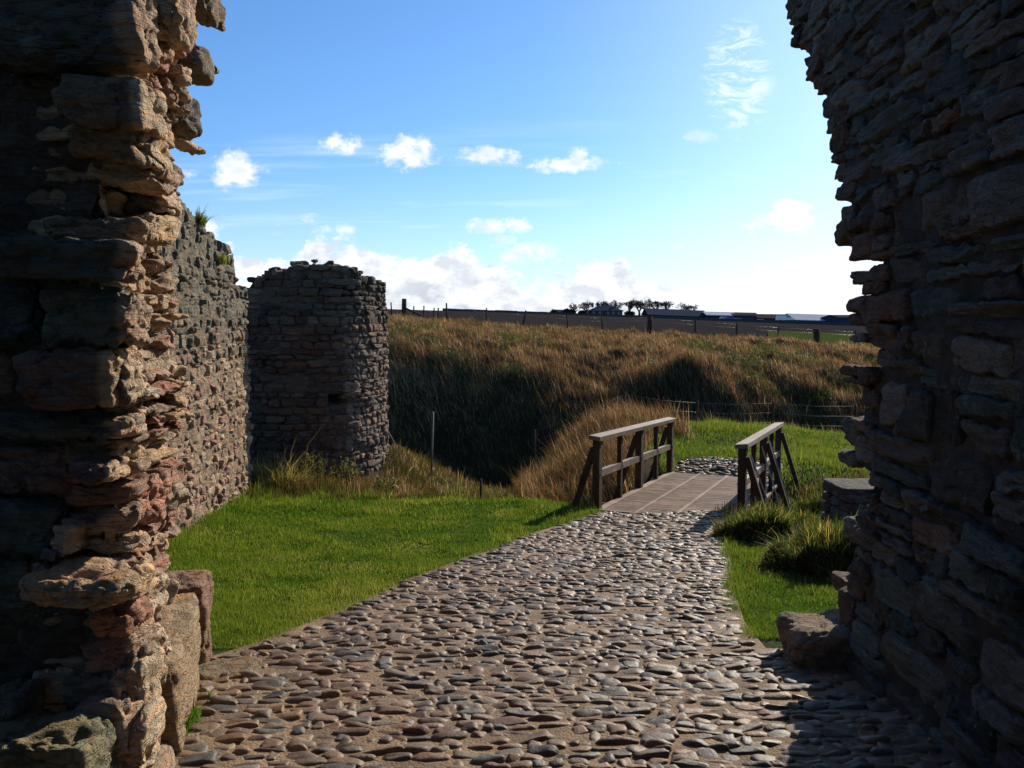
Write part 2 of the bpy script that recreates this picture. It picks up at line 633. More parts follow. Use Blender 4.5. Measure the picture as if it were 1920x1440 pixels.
ctrl += [(3, 26.5, -2.6), (6, 28.5, -3.2), (10, 28.3, -3.3), (16, 27, -3.3), (22, 25, -3.2)]
ctrl += [(x, 31, z) for x, z in ((-14, -4.6), (-6, -4.6), (-1, -4.7), (4, -4.8), (8, -4.3), (12, -4.6), (18, -4.6), (26, -4.6))]
ctrl += [(-14, 36, 0.4), (-5.4, 36, 0.25), (-1.35, 36, -0.35), (1.8, 36, -0.75), (4.3, 36.3, -1.35), (6.9, 34.6, -0.15), (11, 36, -1.1), (14.4, 36, -1.5), (20, 36, -1.7), (28, 36, -1.8)]
ctrl += [(-12, 45, 1.45), (-6, 45, 1.25), (-1, 45, .8), (4, 45, 0.4), (9, 44, 0.2), (14, 45, -0.1), (20, 45, -0.5), (28, 45, -0.8)]
ctrl += [(-16, 55, 2.0), (-8.3, 55, 1.75), (-2, 55, 1.25), (4.8, 55, 0.85), (11.7, 55, 0.45), (16.9, 55, 0.15), (22, 55, -0.2), (30, 55, -0.5)]
ctrl += [(-16, 64, 1.7), (-4, 64, 1.0), (8, 64, 0.2), (18, 64, -0.5), (30, 64, -1.2)]
CP = np.array(ctrl, float)


def _rbf_fit():
    X = CP[:, :2]
    n = len(X)
    D = np.sqrt(((X[:, None] - X[None]) ** 2).sum(-1) + 0.25)
    A = np.zeros((n + 3, n + 3))
    A[:n, :n] = D - 1e-6 * np.eye(n)
    A[:n, n:] = np.c_[np.ones(n), X]
    A[n:, :n] = A[:n, n:].T
    return np.linalg.solve(A, np.r_[CP[:, 2], 0, 0, 0])


W = _rbf_fit()


def G0(x, y):
    x = np.atleast_1d(np.asarray(x, float))
    y = np.atleast_1d(np.asarray(y, float))
    out = np.empty(len(x))
    n = len(CP)
    for i in range(0, len(x), 20000):
        xs, ys = x[i:i + 20000], y[i:i + 20000]
        D = np.sqrt((xs[:, None] - CP[:, 0]) ** 2 + (ys[:, None] - CP[:, 1]) ** 2 + 0.25)
        out[i:i + 20000] = D @ W[:n] + W[n] + W[n + 1] * xs + W[n + 2] * ys
    return out


# bridge frame
BL0 = np.array([1.24, 12.15])
BL1 = np.array([3.14, 16.65])
BDIR = (BL1 - BL0) / np.linalg.norm(BL1 - BL0)
BPERP = np.array([BDIR[1], -BDIR[0]])
BW = 2.0
BLEN = float(np.linalg.norm(BL1 - BL0))


def ground_hit(px, py, dmin=1.5, dmax=60):
    a, b = uv_of(px, py)
    d = np.arange(dmin, dmax, 0.02)
    g = G0(a * d, d)
    k = np.where(EYE + b * d <= g)[0]
    i = k[0] if len(k) else len(d) - 1
    return np.array([a * d[i], d[i]])


# edges of the cobbled path (photo pixels turned into ground positions)
LE = [ground_hit(*p) for p in ((330, 1439), (345, 1330), (385, 1245), (480, 1215), (620, 1160), (760, 1095), (900, 1040), (1000, 1003), (1080, 978), (1128, 963))]
RE = [ground_hit(*p) for p in ((1560, 1439), (1520, 1340), (1470, 1260), (1425, 1225), (1382, 1170), (1366, 1110), (1360, 1050), (1362, 1010), (1372, 988))]
LE = [np.array([LE[0][0] - .1, -3.0])] + LE + [np.array([1.2, 12.3])]
RE = [np.array([2.3, -3.0]), np.array([2.3, 4.6]), np.array([2.15, 5.15])] + RE[3:] + [np.array([3.05, 11.5])]
LEa, REa = np.array(LE), np.array(RE)


def path_x(y):
    return np.interp(y, LEa[:, 1], LEa[:, 0]), np.interp(y, REa[:, 1], REa[:, 0])


def in_path(x, y, m=0.0):
    l, r = path_x(y)
    # far end of the path stops along the skewed bridge sill
    s = (x - BL0[0]) * BDIR[0] + (y - BL0[1]) * BDIR[1]
    return (x > l + m) & (x < r - m) & (s < -0.02)


def rough_noise(x, y):
    """tussocky relief, zero on the path and lawn, larger on the banks"""
    amp = 0.02 + 0.09 * sstep(y, 13.6, 16) + 0.20 * sstep(y, 30, 33)
    amp = amp + 0.22 * sstep(x / np.maximum(y, 1), .02, .2) * sstep(y, 34, 37) * (1 - sstep(y, 50, 56))
    plat = (1 - sstep(np.abs(x - 7.5), 3.4, 4.6)) * (1 - sstep(np.abs(y - 20.5), 4.0, 5.2))
    amp = amp * (1 - 0.7 * plat)
    l, r = path_x(y)
    dist = np.minimum(np.abs(x - l), np.abs(x - r))
    inside = (x > l) & (x < r) & (y < 13)
    k = np.where(inside, 0, sstep(dist, 0.0, 1.0))
    k = np.where(y > 13, 1, k)
    p = np.stack([x * 0.8, y * 0.8, x * 0], 1)
    return amp * k * (fbm(p, 4, 3) + 0.5 * fbm(p * 3.1, 2, 9))


def G(x, y):
    x = np.atleast_1d(np.asarray(x, float))
    y = np.atleast_1d(np.asarray(y, float))
    return G0(x, y) + rough_noise(x, y)


def zone_col(x, y):
    """real ground colours: turf, dry bank, worn earth"""
    k = len(x)
    p = np.stack([x, y, x * 0], 1)
    n = fbm(p * 0.7, 3, 21)
    green = np.array([0.055, 0.085, 0.018])
    dry = np.array([0.085, 0.050, 0.026])
    olive = np.array([0.040, 0.048, 0.016])
    f = sstep(y, 13.4, 15.0)
    plat = (1 - sstep(np.abs(x - 8.0), 3.6, 4.6)) * (1 - sstep(np.abs(y - 20.6), 4.0, 5.0))
    f = f * (1 - plat)
    c = green[None] * (1 - f[:, None]) + dry[None] * f[:, None]
    g = (sstep(n, -0.1, 0.35) * 0.7)[:, None] * (f[:, None])
    c = c * (1 - g) + olive[None] * g
    bank_shade = (sstep(y, 28, 30) * (1 - sstep(y, 34, 36.5)))[:, None]  # dark undergrowth tone, deepened to paint in the far bank's shade
    return c * (1 - .8 * bank_shade) + np.array([.022, .022, .014]) * .8 * bank_shade


def grid_mesh(xs, ys, zf, cf):
    X, Y = np.meshgrid(xs, ys)
    x, y = X.ravel(), Y.ravel()
    z = zf(x, y)
    nx, ny = len(xs), len(ys)
    i = np.arange(nx * ny).reshape(ny, nx)
    q = np.stack([i[:-1, :-1].ravel(), i[:-1, 1:].ravel(), i[1:, 1:].ravel(), i[1:, :-1].ravel()], 1)
    return np.stack([x, y, z], 1), q, cf(x, y)


def build_terrain():
    ys = np.concatenate([np.arange(-6, 12, 0.16), np.arange(12, 30, 0.16), np.arange(30, 64.01, 0.28)])
    xs = np.arange(-16, 30.01, 0.22)
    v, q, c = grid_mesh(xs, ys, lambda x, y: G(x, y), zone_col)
    # the turf lies a little lower under the paving bed
    inside = in_path(v[:, 0], v[:, 1], 0.12)
    v[:, 2] -= np.where(inside, 0.05, 0)
    mb = MB()
    mb.add(v, q, col=c)
    tag(mb.build('ground', M['ground']), kind='structure')
    # paving bed
    mb = MB()
    ys = np.arange(-3, 12.6, 0.12)
    n = 26
    V, C_ = [], []
    for y in ys:
        l, r = path_x(np.array([y]))
        l, r = l[0] - 0.05, r[0] + 0.05
        xs_ = np.linspace(l, r, n)
        s = (xs_ - BL0[0]) * BDIR[0] + (y - BL0[1]) * BDIR[1]
        yy = y - np.maximum(s, 0) / BDIR[1]
        zz = G0(xs_, yy) + 0.016
        V.append(np.stack([xs_, yy, zz], 1))
    V = np.concatenate(V)
    i = np.arange(len(V)).reshape(len(ys), n)
    q = np.stack([i[:-1, :-1].ravel(), i[:-1, 1:].ravel(), i[1:, 1:].ravel(), i[1:, :-1].ravel()], 1)
    mb.add(V, q, mat=0)
    add_cobbles(mb, lambda x, y: in_path(x, y, 0.03), 2.9, 12.6, -2.2, 3.4)
    tag(mb.build('path', [M['bed'], M['cobble']]), kind='structure')


def cube_template(n, cache={}):
    if n in cache:
        return cache[n]
    key, V, Q = {}, [], []

    def vid(p):
        k = tuple(int(round(c * n)) for c in p)
        if k not in key:
            key[k] = len(V)
            V.append(p)
        return key[k]
    for ax in range(3):
        for sg in (-1, 1):
            for i in range(n):
                for j in range(n):
                    c = []
                    for (a, b_) in ((i, j), (i + 1, j), (i + 1, j + 1), (i, j + 1)):
                        p = [0, 0, 0]
                        p[ax] = sg
                        p[(ax + 1) % 3] = -1 + 2 * a / n
                        p[(ax + 2) % 3] = -1 + 2 * b_ / n
                        c.append(vid(p))
                    Q.append(c if sg > 0 else c[::-1])
    cache[n] = (np.array(V, float), np.array(Q))
    return cache[n]


def rotz(a):
    c, s = math.cos(a), math.sin(a)
    return np.array([[c, -s, 0], [s, c, 0], [0, 0, 1]])


def rotx(a):
    c, s = math.cos(a), math.sin(a)
    return np.array([[1, 0, 0], [0, c, -s], [0, s, c]])


def roty(a):
    c, s = math.cos(a), math.sin(a)
    return np.array([[c, 0, s], [0, 1, 0], [-s, 0, c]])


SEED = [0]


def stone(mb, c, size, n=6, k=6, rough=0.08, strata=0.0, pits=0.0, rot=None, col=(0.2, 0.2, 0.2), mat=0, taper=0.12, facets=7, endcol=None):
    """an irregular squared stone: rounded box, warped corners, bedding ridges and weathering pits"""
    SEED[0] += 1
    sd = SEED[0]
    V, Q = cube_template(n)
    g = np.sign(V) * np.abs(V) ** 0.8
    nm = (np.abs(g) ** k).sum(1) ** (1.0 / k)
    g = g / nm[:, None]
    h = np.array(size, float) / 2
    # chipped corners and split faces
    if facets:
        rs = np.random.default_rng(sd)
        for _ in range(facets):
            d_ = rs.normal(0, 1, 3)
            d_ = np.sign(d_) * np.abs(d_) ** 0.8
            d_ /= np.linalg.norm(d_)
            reach = np.abs(d_).sum()
            cut = reach * rs.uniform(0.66, 0.90)
            e_ = np.maximum(0, g @ d_ - cut)
            g = g - e_[:, None] * d_[None]
    # warped outline
    w = np.stack([vnoise(g * 0.9 + sd * 3.7, sd + 1), vnoise(g * 0.9 + sd * 1.9 + 50, sd + 2), vnoise(g * 0.9 + sd * 2.3 + 90, sd + 3)], 1)
    v = (g + w * taper) * h
    s = min(h)
    dirn = g / np.linalg.norm(g / h, axis=1)[:, None] / h
    dirn = dirn / (np.linalg.norm(dirn, axis=1)[:, None] + 1e-9)
    p = v + sd * 5.13
    d = rough * s * 1.6 * fbm(p / max(s, 0.04) * 0.9, 4, sd)
    if n >= 11:
        rn = 1 - np.abs(fbm(p * 7.0, 3, sd + 21)) * 2.6
        d -= 0.020 * np.clip(rn, 0, 1) ** 5
        d += 0.006 * fbm(p * 34, 2, sd + 23)
    if strata:
        zz = v[:, 2] / 0.03 + 1.5 * fbm(p * 4, 2, sd + 7)
        r = vnoise(np.stack([v[:, 0] * 3, v[:, 1] * 3, zz], 1), sd + 11)
        d += strata * r
    if pits:
        pn = fbm(p * 16, 3, sd + 5)
        d -= pits * sstep(pn, 0.05, 0.45)
    v = v + dirn * d[:, None]
    if rot is not None:
        v = v @ rot.T
    v = v + np.asarray(c)
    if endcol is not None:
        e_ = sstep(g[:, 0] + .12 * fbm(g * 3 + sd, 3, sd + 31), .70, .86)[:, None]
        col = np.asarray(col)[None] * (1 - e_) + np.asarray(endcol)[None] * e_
    mb.add(v, Q, col=col, mat=mat)


COB = [(0.20, 0.15, 0.11), (0.17, 0.125, 0.09), (0.23, 0.17, 0.12), (0.15, 0.125, 0.10), (0.12, 0.125, 0.125), (0.16, 0.15, 0.14), (0.20, 0.14, 0.095), (0.25, 0.18, 0.12), (0.19, 0.115, 0.08), (0.11, 0.115, 0.12), (0.22, 0.19, 0.15), (0.16, 0.13, 0.105), (0.22, 0.15, 0.10)]


def add_cobbles(mb, mask, y0, y1, x0, x1, small=1.0):
    y = y0
    while y < y1:
        near = y < 7
        rowh = random.uniform(0.052, 0.088) * (1.0 if y > 6 else 1.06) * small
        x = x0 + random.uniform(0, .1)
        while x < x1:
            L = random.choice((random.uniform(0.05, 0.10), random.uniform(0.09, 0.15), random.uniform(0.11, 0.20))) * small
            if random.random() < 0.03:
                L *= 1.3
            cx = x + L / 2
            x += L + random.choice((random.uniform(-0.008, 0.006), random.uniform(-0.004, 0.018)))
            wave = 0.07 * math.sin(cx * 1.3 + y * 0.35) + 0.035 * math.sin(cx * 3.9 + y * 1.7)
            cy = y + wave + random.uniform(-.013, .013)
            if not mask(np.array([cx]), np.array([cy]))[0]:
                continue
            if random.random() < 0.04:
                continue
            wd = rowh * random.choice((random.uniform(0.65, 0.9), random.uniform(0.85, 1.15), random.uniform(0.95, 1.2)))
            if random.random() < 0.06:
                wd *= 1.25
            ht = random.uniform(0.026, 0.047)
            n = 6 if cy < 5.5 else (4 if cy < 8.5 else 3)
            z = float(G0(cx, cy)[0]) + random.uniform(-0.007, 0.005) + 0.001
            col = np.array(random.choice(COB)) * random.uniform(0.65, 1.15)
            rot = rotz(random.gauss(0.04, 0.17)) @ rotx(random.gauss(-0.02, 0.13)) @ roty(random.gauss(0, 0.10))
            stone(mb, (cx, cy, z), (L, wd, ht * 1.5), n=n, k=random.choice((2.3, 3.0, 4.0, 5.0)), rough=0.16, rot=rot, col=col, mat=1, taper=0.30, facets=3)
        y += rowh * 0.97


build_terrain()


def far_patch():
    mb = MB()
    cx, cy = BL1 + BPERP * BW / 2 + BDIR * 0.75
    add_cobbles(mb, lambda x, y: (((x - cx) / 1.15) ** 2 + ((y - cy) / 0.8) ** 2 + 0.35 * np.sin(x * 7) * np.sin(y * 5) < 1), cy - 1.2, cy + 1.2, cx - 1.5, cx + 1.5, 1.15)
    tag(mb.build('path', [M['bed'], M['cobble']]), kind='structure')


far_patch()

# ------------------------------------------------------------ masonry
PAL_WARM = [(0.36, 0.245, 0.155), (0.42, 0.30, 0.19), (0.30, 0.16, 0.115), (0.34, 0.22, 0.16), (0.25, 0.13, 0.10), (0.38, 0.29, 0.21), (0.45, 0.35, 0.25), (0.28, 0.20, 0.15)]
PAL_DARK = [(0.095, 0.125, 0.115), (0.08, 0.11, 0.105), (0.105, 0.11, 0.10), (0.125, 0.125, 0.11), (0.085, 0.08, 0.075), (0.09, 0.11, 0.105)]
PAL_TOWER = [(0.09, 0.07, 0.06), (0.10, 0.08, 0.07), (0.08, 0.07, 0.06), (0.12, 0.09, 0.07), (0.10, 0.09, 0.08)]


def pick(pal, a=0.8, b=1.2):
    return np.array(random.choice(pal)) * random.uniform(a, b)


def mortar_sheet(mb, fn, us, zs, amp, col, sc_=6.0):
    """fn(u, z) -> (x, y, z, nx, ny) arrays; lumpy pointing between the stones"""
    U, Z = np.meshgrid(us, zs)
    x, y, z, nx, ny = fn(U.ravel(), Z.ravel())
    p = np.stack([x, y, z], 1)
    d = amp * (fbm(p * sc_, 4, 77) + 0.5 * fbm(p * sc_ * 4, 2, 78))
    v = np.stack([x + nx * d, y + ny * d, z], 1)
    i = np.arange(len(v)).reshape(len(zs), len(us))
    q = np.stack([i[:-1, :-1].ravel(), i[:-1, 1:].ravel(), i[1:, 1:].ravel(), i[1:, :-1].ravel()], 1)
    mb.add(v, q, col=col)


# ---- right hand gate wall
RS = [(-400, 1430), (-100, 1462), (0, 1470), (30, 1467), (80, 1490), (100, 1510), (130, 1512), (188, 1535), (200, 1531), (270, 1556), (350, 1566), (374, 1580), (448, 1583), (456, 1630),
      (500, 1630), (506, 1613), (528, 1613), (534, 1630), (546, 1616), (588, 1612), (606, 1628), (700, 1636), (740, 1612), (770, 1600), (866, 1592), (880, 1622), (930, 1626), (980, 1598),
      (1060, 1600), (1086, 1578), (1146, 1572), (1156, 1553), (1240, 1560), (1600, 1560)]
RSa = np.array(RS, float)


def XR(y):
    return 1.76 + 0.045 * y


def edge_y(z):
    ys = np.arange(3.2, 8.0, 0.02)
    px, py = proj(XR(ys), ys, z)
    sil = np.interp(py, RSa[:, 0], RSa[:, 1])
    k = np.where(px <= sil)[0]
    return float(ys[k[0]]) if len(k) else 8.0


def right_wall():
    root = empty('gatehouse_wall', (2.2, 4.0, -0.4), 'dark rubble gate wall on the right, in shadow, leaning out at its ragged top', 'wall', None)
    core, st = MB(), MB()
    zs = np.arange(-0.8, 4.7, 0.025)
    ez = np.array([edge_y(z) for z in zs])

    def fn(U, Z):
        e = np.interp(Z, zs, ez) - 0.07
        y = 2.0 + U * (e - 2.0)
        return XR(y) + 0.034, y, Z, -np.ones(len(y)), np.zeros(len(y))
    mortar_sheet(core, fn, np.linspace(0, 1, 150), zs, 0.032, (.1, .1, .1))
    z = -0.75
    while z < 4.6:
        hgt = random.choice((random.uniform(0.05, 0.10), random.uniform(0.10, 0.17), random.uniform(0.14, 0.26)))
        if z < 0.9:
            hgt *= 1.2
        z1 = z + hgt
        zc = (z + z1) / 2
        ye = edge_y(zc)
        x0, x1 = XR(ye) + 0.10, 3.3
        stone(core, ((x0 + x1) / 2, (2.0 + ye - .1) / 2, zc), (x1 - x0, ye - 2.1, hgt * 1.25), n=10, k=18, rough=0.25, col=(.1, .1, .1), taper=0.0, facets=0)
        y = ye + random.uniform(-.02, .01)
        first = True
        while y > 2.2:
            L = random.uniform(0.20, 0.66) * (1.2 if hgt > 0.15 else 0.8)
            if first:
                L = random.uniform(0.14, 0.34)
            yc = y - L / 2
            zz = zc + 0.035 * math.sin(yc * 2.1 + z * 3) + 0.02 * math.sin(yc * 5.3 + z * 7)
            parts = [(zz, hgt)]
            if hgt > 0.13 and random.random() < 0.42:
                f = random.uniform(.35, .65)
                parts = [(zz - hgt / 2 + hgt * f / 2, hgt * f), (zz + hgt / 2 - hgt * (1 - f) / 2, hgt * (1 - f))]
            for (zp, hp) in parts:
                jut = random.gauss(0, 0.012)
                dep = 0.34
                xf = XR(yc) + jut
                tilt = rotx(random.gauss(0.0, 0.035)) @ rotz(random.gauss(0, 0.025)) @ roty(random.gauss(0, 0.03))
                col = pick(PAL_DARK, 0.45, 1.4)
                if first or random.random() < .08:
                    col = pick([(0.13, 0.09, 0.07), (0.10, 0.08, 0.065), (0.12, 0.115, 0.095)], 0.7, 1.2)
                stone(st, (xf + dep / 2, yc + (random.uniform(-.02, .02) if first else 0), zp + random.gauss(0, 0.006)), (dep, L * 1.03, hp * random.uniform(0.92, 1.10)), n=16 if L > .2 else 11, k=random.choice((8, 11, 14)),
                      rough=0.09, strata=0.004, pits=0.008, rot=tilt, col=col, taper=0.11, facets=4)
                if first:
                    xq = xf + dep
                    while xq < 3.1:
                        Lx = random.uniform(0.2, 0.5)
                        stone(st, (xq + Lx / 2, ye - 0.12, zp), (Lx, 0.26, hp), n=5, k=6, rough=0.12, col=pick(PAL_WARM, 0.5, 0.9), taper=0.15)
                        xq += Lx
            y -= L + random.uniform(0.002, 0.015)
            first = False
        z = z1 + random.uniform(0.0, 0.008)
    # stones that stick out of the broken edge; px is their left end
    for (px, py, w_, h_, d_) in ((1611, 518, 60, 26, 4.95), (1612, 635, 60, 17, 4.9), (1598, 716, 60, 9, 4.95), (1594, 700, 70, 22, 5.05), (1612, 572, 90, 34, 4.9), (1598, 1000, 60, 50, 5.1),
                                 (1577, 1108, 60, 36, 5.3), (1596, 815, 70, 52, 5.0), (1590, 866, 70, 26, 5.0), (1583, 430, 90, 44, 5.1), (1612, 600, 70, 24, 4.95)):
        p = ray_at(px + w_ / 2, py, d_)
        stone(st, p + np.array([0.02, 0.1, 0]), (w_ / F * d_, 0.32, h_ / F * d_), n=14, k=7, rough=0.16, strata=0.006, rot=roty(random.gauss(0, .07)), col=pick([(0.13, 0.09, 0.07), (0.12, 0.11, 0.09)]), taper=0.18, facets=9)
    core.box((2.75, -0.5, 1.7), (1.6, 5.4, 5.6))
    core.build('wall_core', M['mortar_dark'], root)
    st.build('stone_facing', M['stone_dark'], root)


right_wall()

# ---- left gate jamb
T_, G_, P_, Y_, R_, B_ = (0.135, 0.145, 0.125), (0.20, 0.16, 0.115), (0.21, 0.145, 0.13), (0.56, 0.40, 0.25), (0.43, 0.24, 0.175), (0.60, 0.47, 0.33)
LJ = [  # px0, py0, px1, py1 of the front, distance, thickness, colour, tilt, squareness
    (-90, -60, 258, 112, 3.12, .24, T_, 0, 9), (258, -60, 330, 62, 3.32, .3, Y_, 0, 5),
    (-90, 130, 104, 325, 3.32, .3, G_, 0, 7), (100, 134, 262, 232, 3.10, .30, (0.21, .165, .12), .03, 8), (120, 222, 270, 300, 3.16, .30, (0.26, .19, .125), .10, 6),
    (150, 292, 285, 345, 3.26, .34, Y_, .12, 5), (-90, 318, 120, 400, 3.42, .3, G_, 0, 6), (110, 330, 220, 398, 3.40, .3, G_, 0, 5), (215, 345, 300, 398, 3.44, .3, (0.2, .17, .14), .0, 5),
    (70, 402, 262, 450, 3.20, .24, (0.27, .21, .15), .05, 6), (230, 392, 290, 455, 3.36, .3, Y_, 0, 5),
    (-90, 446, 240, 524, 3.04, .18, T_, .02, 8), (-90, 535, 62, 648, 3.14, .25, (0.09, .12, .13), 0, 7), (66, 540, 244, 650, 3.10, .22, (0.14, .15, .125), 0, 9),
    (-90, 655, 10, 770, 3.2, .3, G_, 0, 7), (12, 655, 208, 768, 3.08, .30, P_, 0, 8), (196, 668, 236, 764, 3.14, .24, (0.26, .15, .13), 0, 4),
    (-90, 776, 232, 826, 3.16, .22, T_, .02, 6), (-90, 832, 120, 930, 3.18, .3, P_, 0, 7), (100, 826, 222, 872, 3.24, .2, G_, .03, 6), (120, 868, 206, 908, 3.10, .2, (0.25, .15, .14), 0, 5),
    (-90, 936, 100, 1040, 3.14, .3, T_, 0, 7), (140, 905, 262, 985, 3.34, .34, R_, .05, 6), (88, 985, 128, 1052, 3.12, .2, B_, .2, 4), (68, 1030, 100, 1062, 3.1, .2, (0.30, .22, .2), 0, 4),
    (48, 1058, 78, 1100, 3.08, .2, R_, 0, 4), (80, 1050, 122, 1100, 3.2, .2, Y_, .1, 4), (140, 1060, 176, 1100, 3.3, .2, R_, 0, 4),
    (120, 945, 250, 1100, 3.62, .2, G_, 0, 6),
    (18, 1090, 236, 1152, 2.94, .34, (0.38, .26, .165), .015, 5), (-90, 1045, 60, 1160, 3.22, .3, T_, 0, 7), (-90, 1150, 170, 1262, 3.28, .3, G_, 0, 7),
    (160, 1150, 238, 1205, 3.06, .26, R_, -.18, 4), (238, 1100, 272, 1180, 3.30, .26, B_, 0, 4), (140, 1196, 240, 1268, 3.10, .3, (0.30, .19, .16), -.25, 5), (110, 1262, 225, 1330, 3.06, .3, (0.2, .18, .15), -.2, 5),
    (-90, 1250, 120, 1400, 3.26, .3, T_, 0, 7), (130, 1322, 238, 1460, 2.98, .32, (0.30, .21, .15), -.12, 5), (232, 1345, 270, 1470, 3.02, .24, (0.36, .27, .18), 0, 4),
    (225, 1225, 268, 1345, 3.12, .28, (0.34, .25, .17), 0.05, 4), (-90, 1400, 160, 1540, 2.72, .30, (0.20, .19, .12), .03, 5), (-90, 1330, 15, 1400, 2.9, .3, (0.24, .2, .13), .0, 4),
]
LS = [(-300, 415), (0, 405), (20, 402), (60, 384), (130, 386), (152, 372), (170, 345), (200, 364), (240, 352), (262, 340), (300, 326), (345, 328), (352, 312), (400, 312), (430, 313), (470, 306), (492, 326), (560, 344),
      (600, 340), (625, 318), (650, 344), (700, 342), (740, 356), (765, 354), (800, 345), (826, 322), (870, 344), (940, 350), (985, 330), (1020, 326), (1060, 332), (1100, 322), (1140, 306), (1180, 318), (1250, 318), (1300, 328), (1500, 322)]
LSa = np.array(LS, float)


def left_jamb():
    root = empty('gatehouse_jamb', (-2.0, 3.8, -0.35), 'broken sandstone gate jamb on the left with big eroded blocks, sunlit only along its right-hand ends', 'wall')
    st, core = MB(), MB()
    for (x0, y0, x1, y1, d, th, col, tilt, k) in LJ:
        a, b = ray_at(x0, y0, d), ray_at(x1, y1, d)
        w_, h_ = b[0] - a[0], a[2] - b[2]
        big = w_ > .25
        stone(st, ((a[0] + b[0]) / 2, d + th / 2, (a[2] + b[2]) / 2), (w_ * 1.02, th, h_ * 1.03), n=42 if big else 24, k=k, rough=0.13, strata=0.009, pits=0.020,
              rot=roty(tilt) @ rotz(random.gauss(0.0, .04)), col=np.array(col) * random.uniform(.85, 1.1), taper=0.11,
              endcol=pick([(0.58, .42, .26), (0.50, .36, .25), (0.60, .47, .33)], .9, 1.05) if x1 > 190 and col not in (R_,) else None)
    # stones of the reveal, one course over the other
    z = -0.75
    while z < 3.6:
        hgt = random.choice((random.uniform(0.03, 0.055), random.uniform(0.05, 0.085), random.uniform(0.08, 0.14)))
        zc = z + hgt / 2
        # layer B : y 3.28 .. 3.9
        y = 3.26 + random.uniform(-.03, .03)
        yend = 3.86 + random.uniform(-.06, .06)
        _, py = proj(-1.5, yend, zc)
        sil = float(np.interp(py, LSa[:, 0], LSa[:, 1])) + random.uniform(-7, 5)
        sil = min(sil, 352)
        dep = yend * math.cos(R(PITCH)) - (zc - EYE) * math.sin(R(PITCH))
        xe = (sil - 960) / F * dep
        while y < yend - 0.03:
            L = min(random.uniform(0.10, 0.30), yend - y)
            if yend - y - L < 0.08:
                L = yend - y
            t_ = (y + L / 2 - 3.26) / 0.6
            xf = xe + (1 - t_) * 0.035 + random.gauss(0, .012)
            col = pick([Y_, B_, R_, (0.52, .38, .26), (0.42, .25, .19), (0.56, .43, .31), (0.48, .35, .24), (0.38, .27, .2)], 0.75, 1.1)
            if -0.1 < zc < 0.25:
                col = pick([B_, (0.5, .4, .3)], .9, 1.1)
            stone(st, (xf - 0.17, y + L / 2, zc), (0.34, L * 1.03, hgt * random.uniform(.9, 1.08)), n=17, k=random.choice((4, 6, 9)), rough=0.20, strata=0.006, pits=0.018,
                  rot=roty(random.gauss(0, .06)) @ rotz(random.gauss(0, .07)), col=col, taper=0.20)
            y += L
        # layer C : upper overhanging core, y 3.9 .. 4.7
        if zc > 2.05:
            y = 3.85
            yend = 4.55 + random.uniform(-.1, .1)
            _, py = proj(-1.6, yend, zc)
            sil = float(np.interp(py, LSa[:, 0], LSa[:, 1])) + random.uniform(-4, 2)
            xe = (sil - 960) / F * yend
            while y < yend:
                L = random.uniform(0.1, 0.28)
                col = pick([(0.20, .17, .125), (0.16, .14, .11), (0.24, .2, .14), (0.30, .22, .13)], .8, 1.15)
                stone(st, (xe - 0.18 + random.gauss(0, .015) - 0.1 * max(0, (yend - y) / .7), y + L / 2, zc), (0.36, L * 1.05, hgt * 1.08), n=12, k=4, rough=0.28, pits=0.018, strata=0.004,
                      rot=roty(random.gauss(0, .1)) @ rotz(random.gauss(0, .12)), col=col, taper=0.25)
                y += L
        elif zc > -0.5:
            for y in (3.95, 4.3, 4.65):
                stone(st, (-1.98 - (y - 3.9) * .42 + random.gauss(0, .03), y, zc), (0.4, 0.4, hgt * 1.1), n=7, k=5, rough=0.2, col=pick(PAL_WARM, .7, 1), taper=.2)
        # core course
        _, py = proj(-1.5, 3.86, zc)
        s_ = min(float(np.interp(py, LSa[:, 0], LSa[:, 1])), 350)
        xe = (s_ - 960) / F * 3.9 - 0.12
        stone(core, ((-3.6 + xe) / 2, 3.62, zc), (xe + 3.6, 0.46, hgt * 1.3), n=8, k=14, rough=0.2, col=(.2, .2, .2), taper=0, facets=0)
        z += hgt + random.uniform(0, .008)
    # rubble and lime filling between the blocks
    zs = np.arange(-0.8, 3.7, 0.018)
    _, pyz = proj(-1.5, 3.86, zs)
    xez = (np.minimum(np.interp(pyz, LSa[:, 0], LSa[:, 1]), 348) - 960) / F * (3.86 * math.cos(R(PITCH)) - (zs - EYE) * math.sin(R(PITCH)))
    _, pyc = proj(-1.6, 4.5, zs)
    xcz = (np.interp(pyc, LSa[:, 0], LSa[:, 1]) - 960) / F * 4.5

    def fr(U, Z):
        xr = -1.56 + 0.02 * np.sin(Z * 9)
        x = -3.0 + U * (xr + 3.0)
        hole = 0.35 * np.exp(-((x + 1.72) / .16) ** 2 - ((Z - (EYE - .155 * 3.3 - .30)) / .14) ** 2)
        return x, 3.26 + 0.32 * hole, Z, np.zeros(len(Z)), -np.ones(len(Z))

    def rv(U, Z):
        xe_ = np.interp(Z, zs, xez) - 0.045
        return -1.56 + U * (xe_ + 1.56), 3.27 + U * 0.60, Z, np.full(len(Z), .95), np.full(len(Z), .1)

    def cv_(U, Z):
        xe_ = np.interp(Z, zs, xez) - 0.05
        xc_ = np.interp(Z, zs, xcz) - 0.06
        return xe_ - .04 + U * (xc_ - xe_), 3.87 + U * 0.66, Z, np.full(len(Z), .95), np.full(len(Z), .1)
    fill = MB()
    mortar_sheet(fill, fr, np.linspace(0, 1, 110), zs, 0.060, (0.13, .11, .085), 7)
    mortar_sheet(fill, rv, np.linspace(0, 1, 46), zs, 0.050, (0.44, .33, .23), 8)
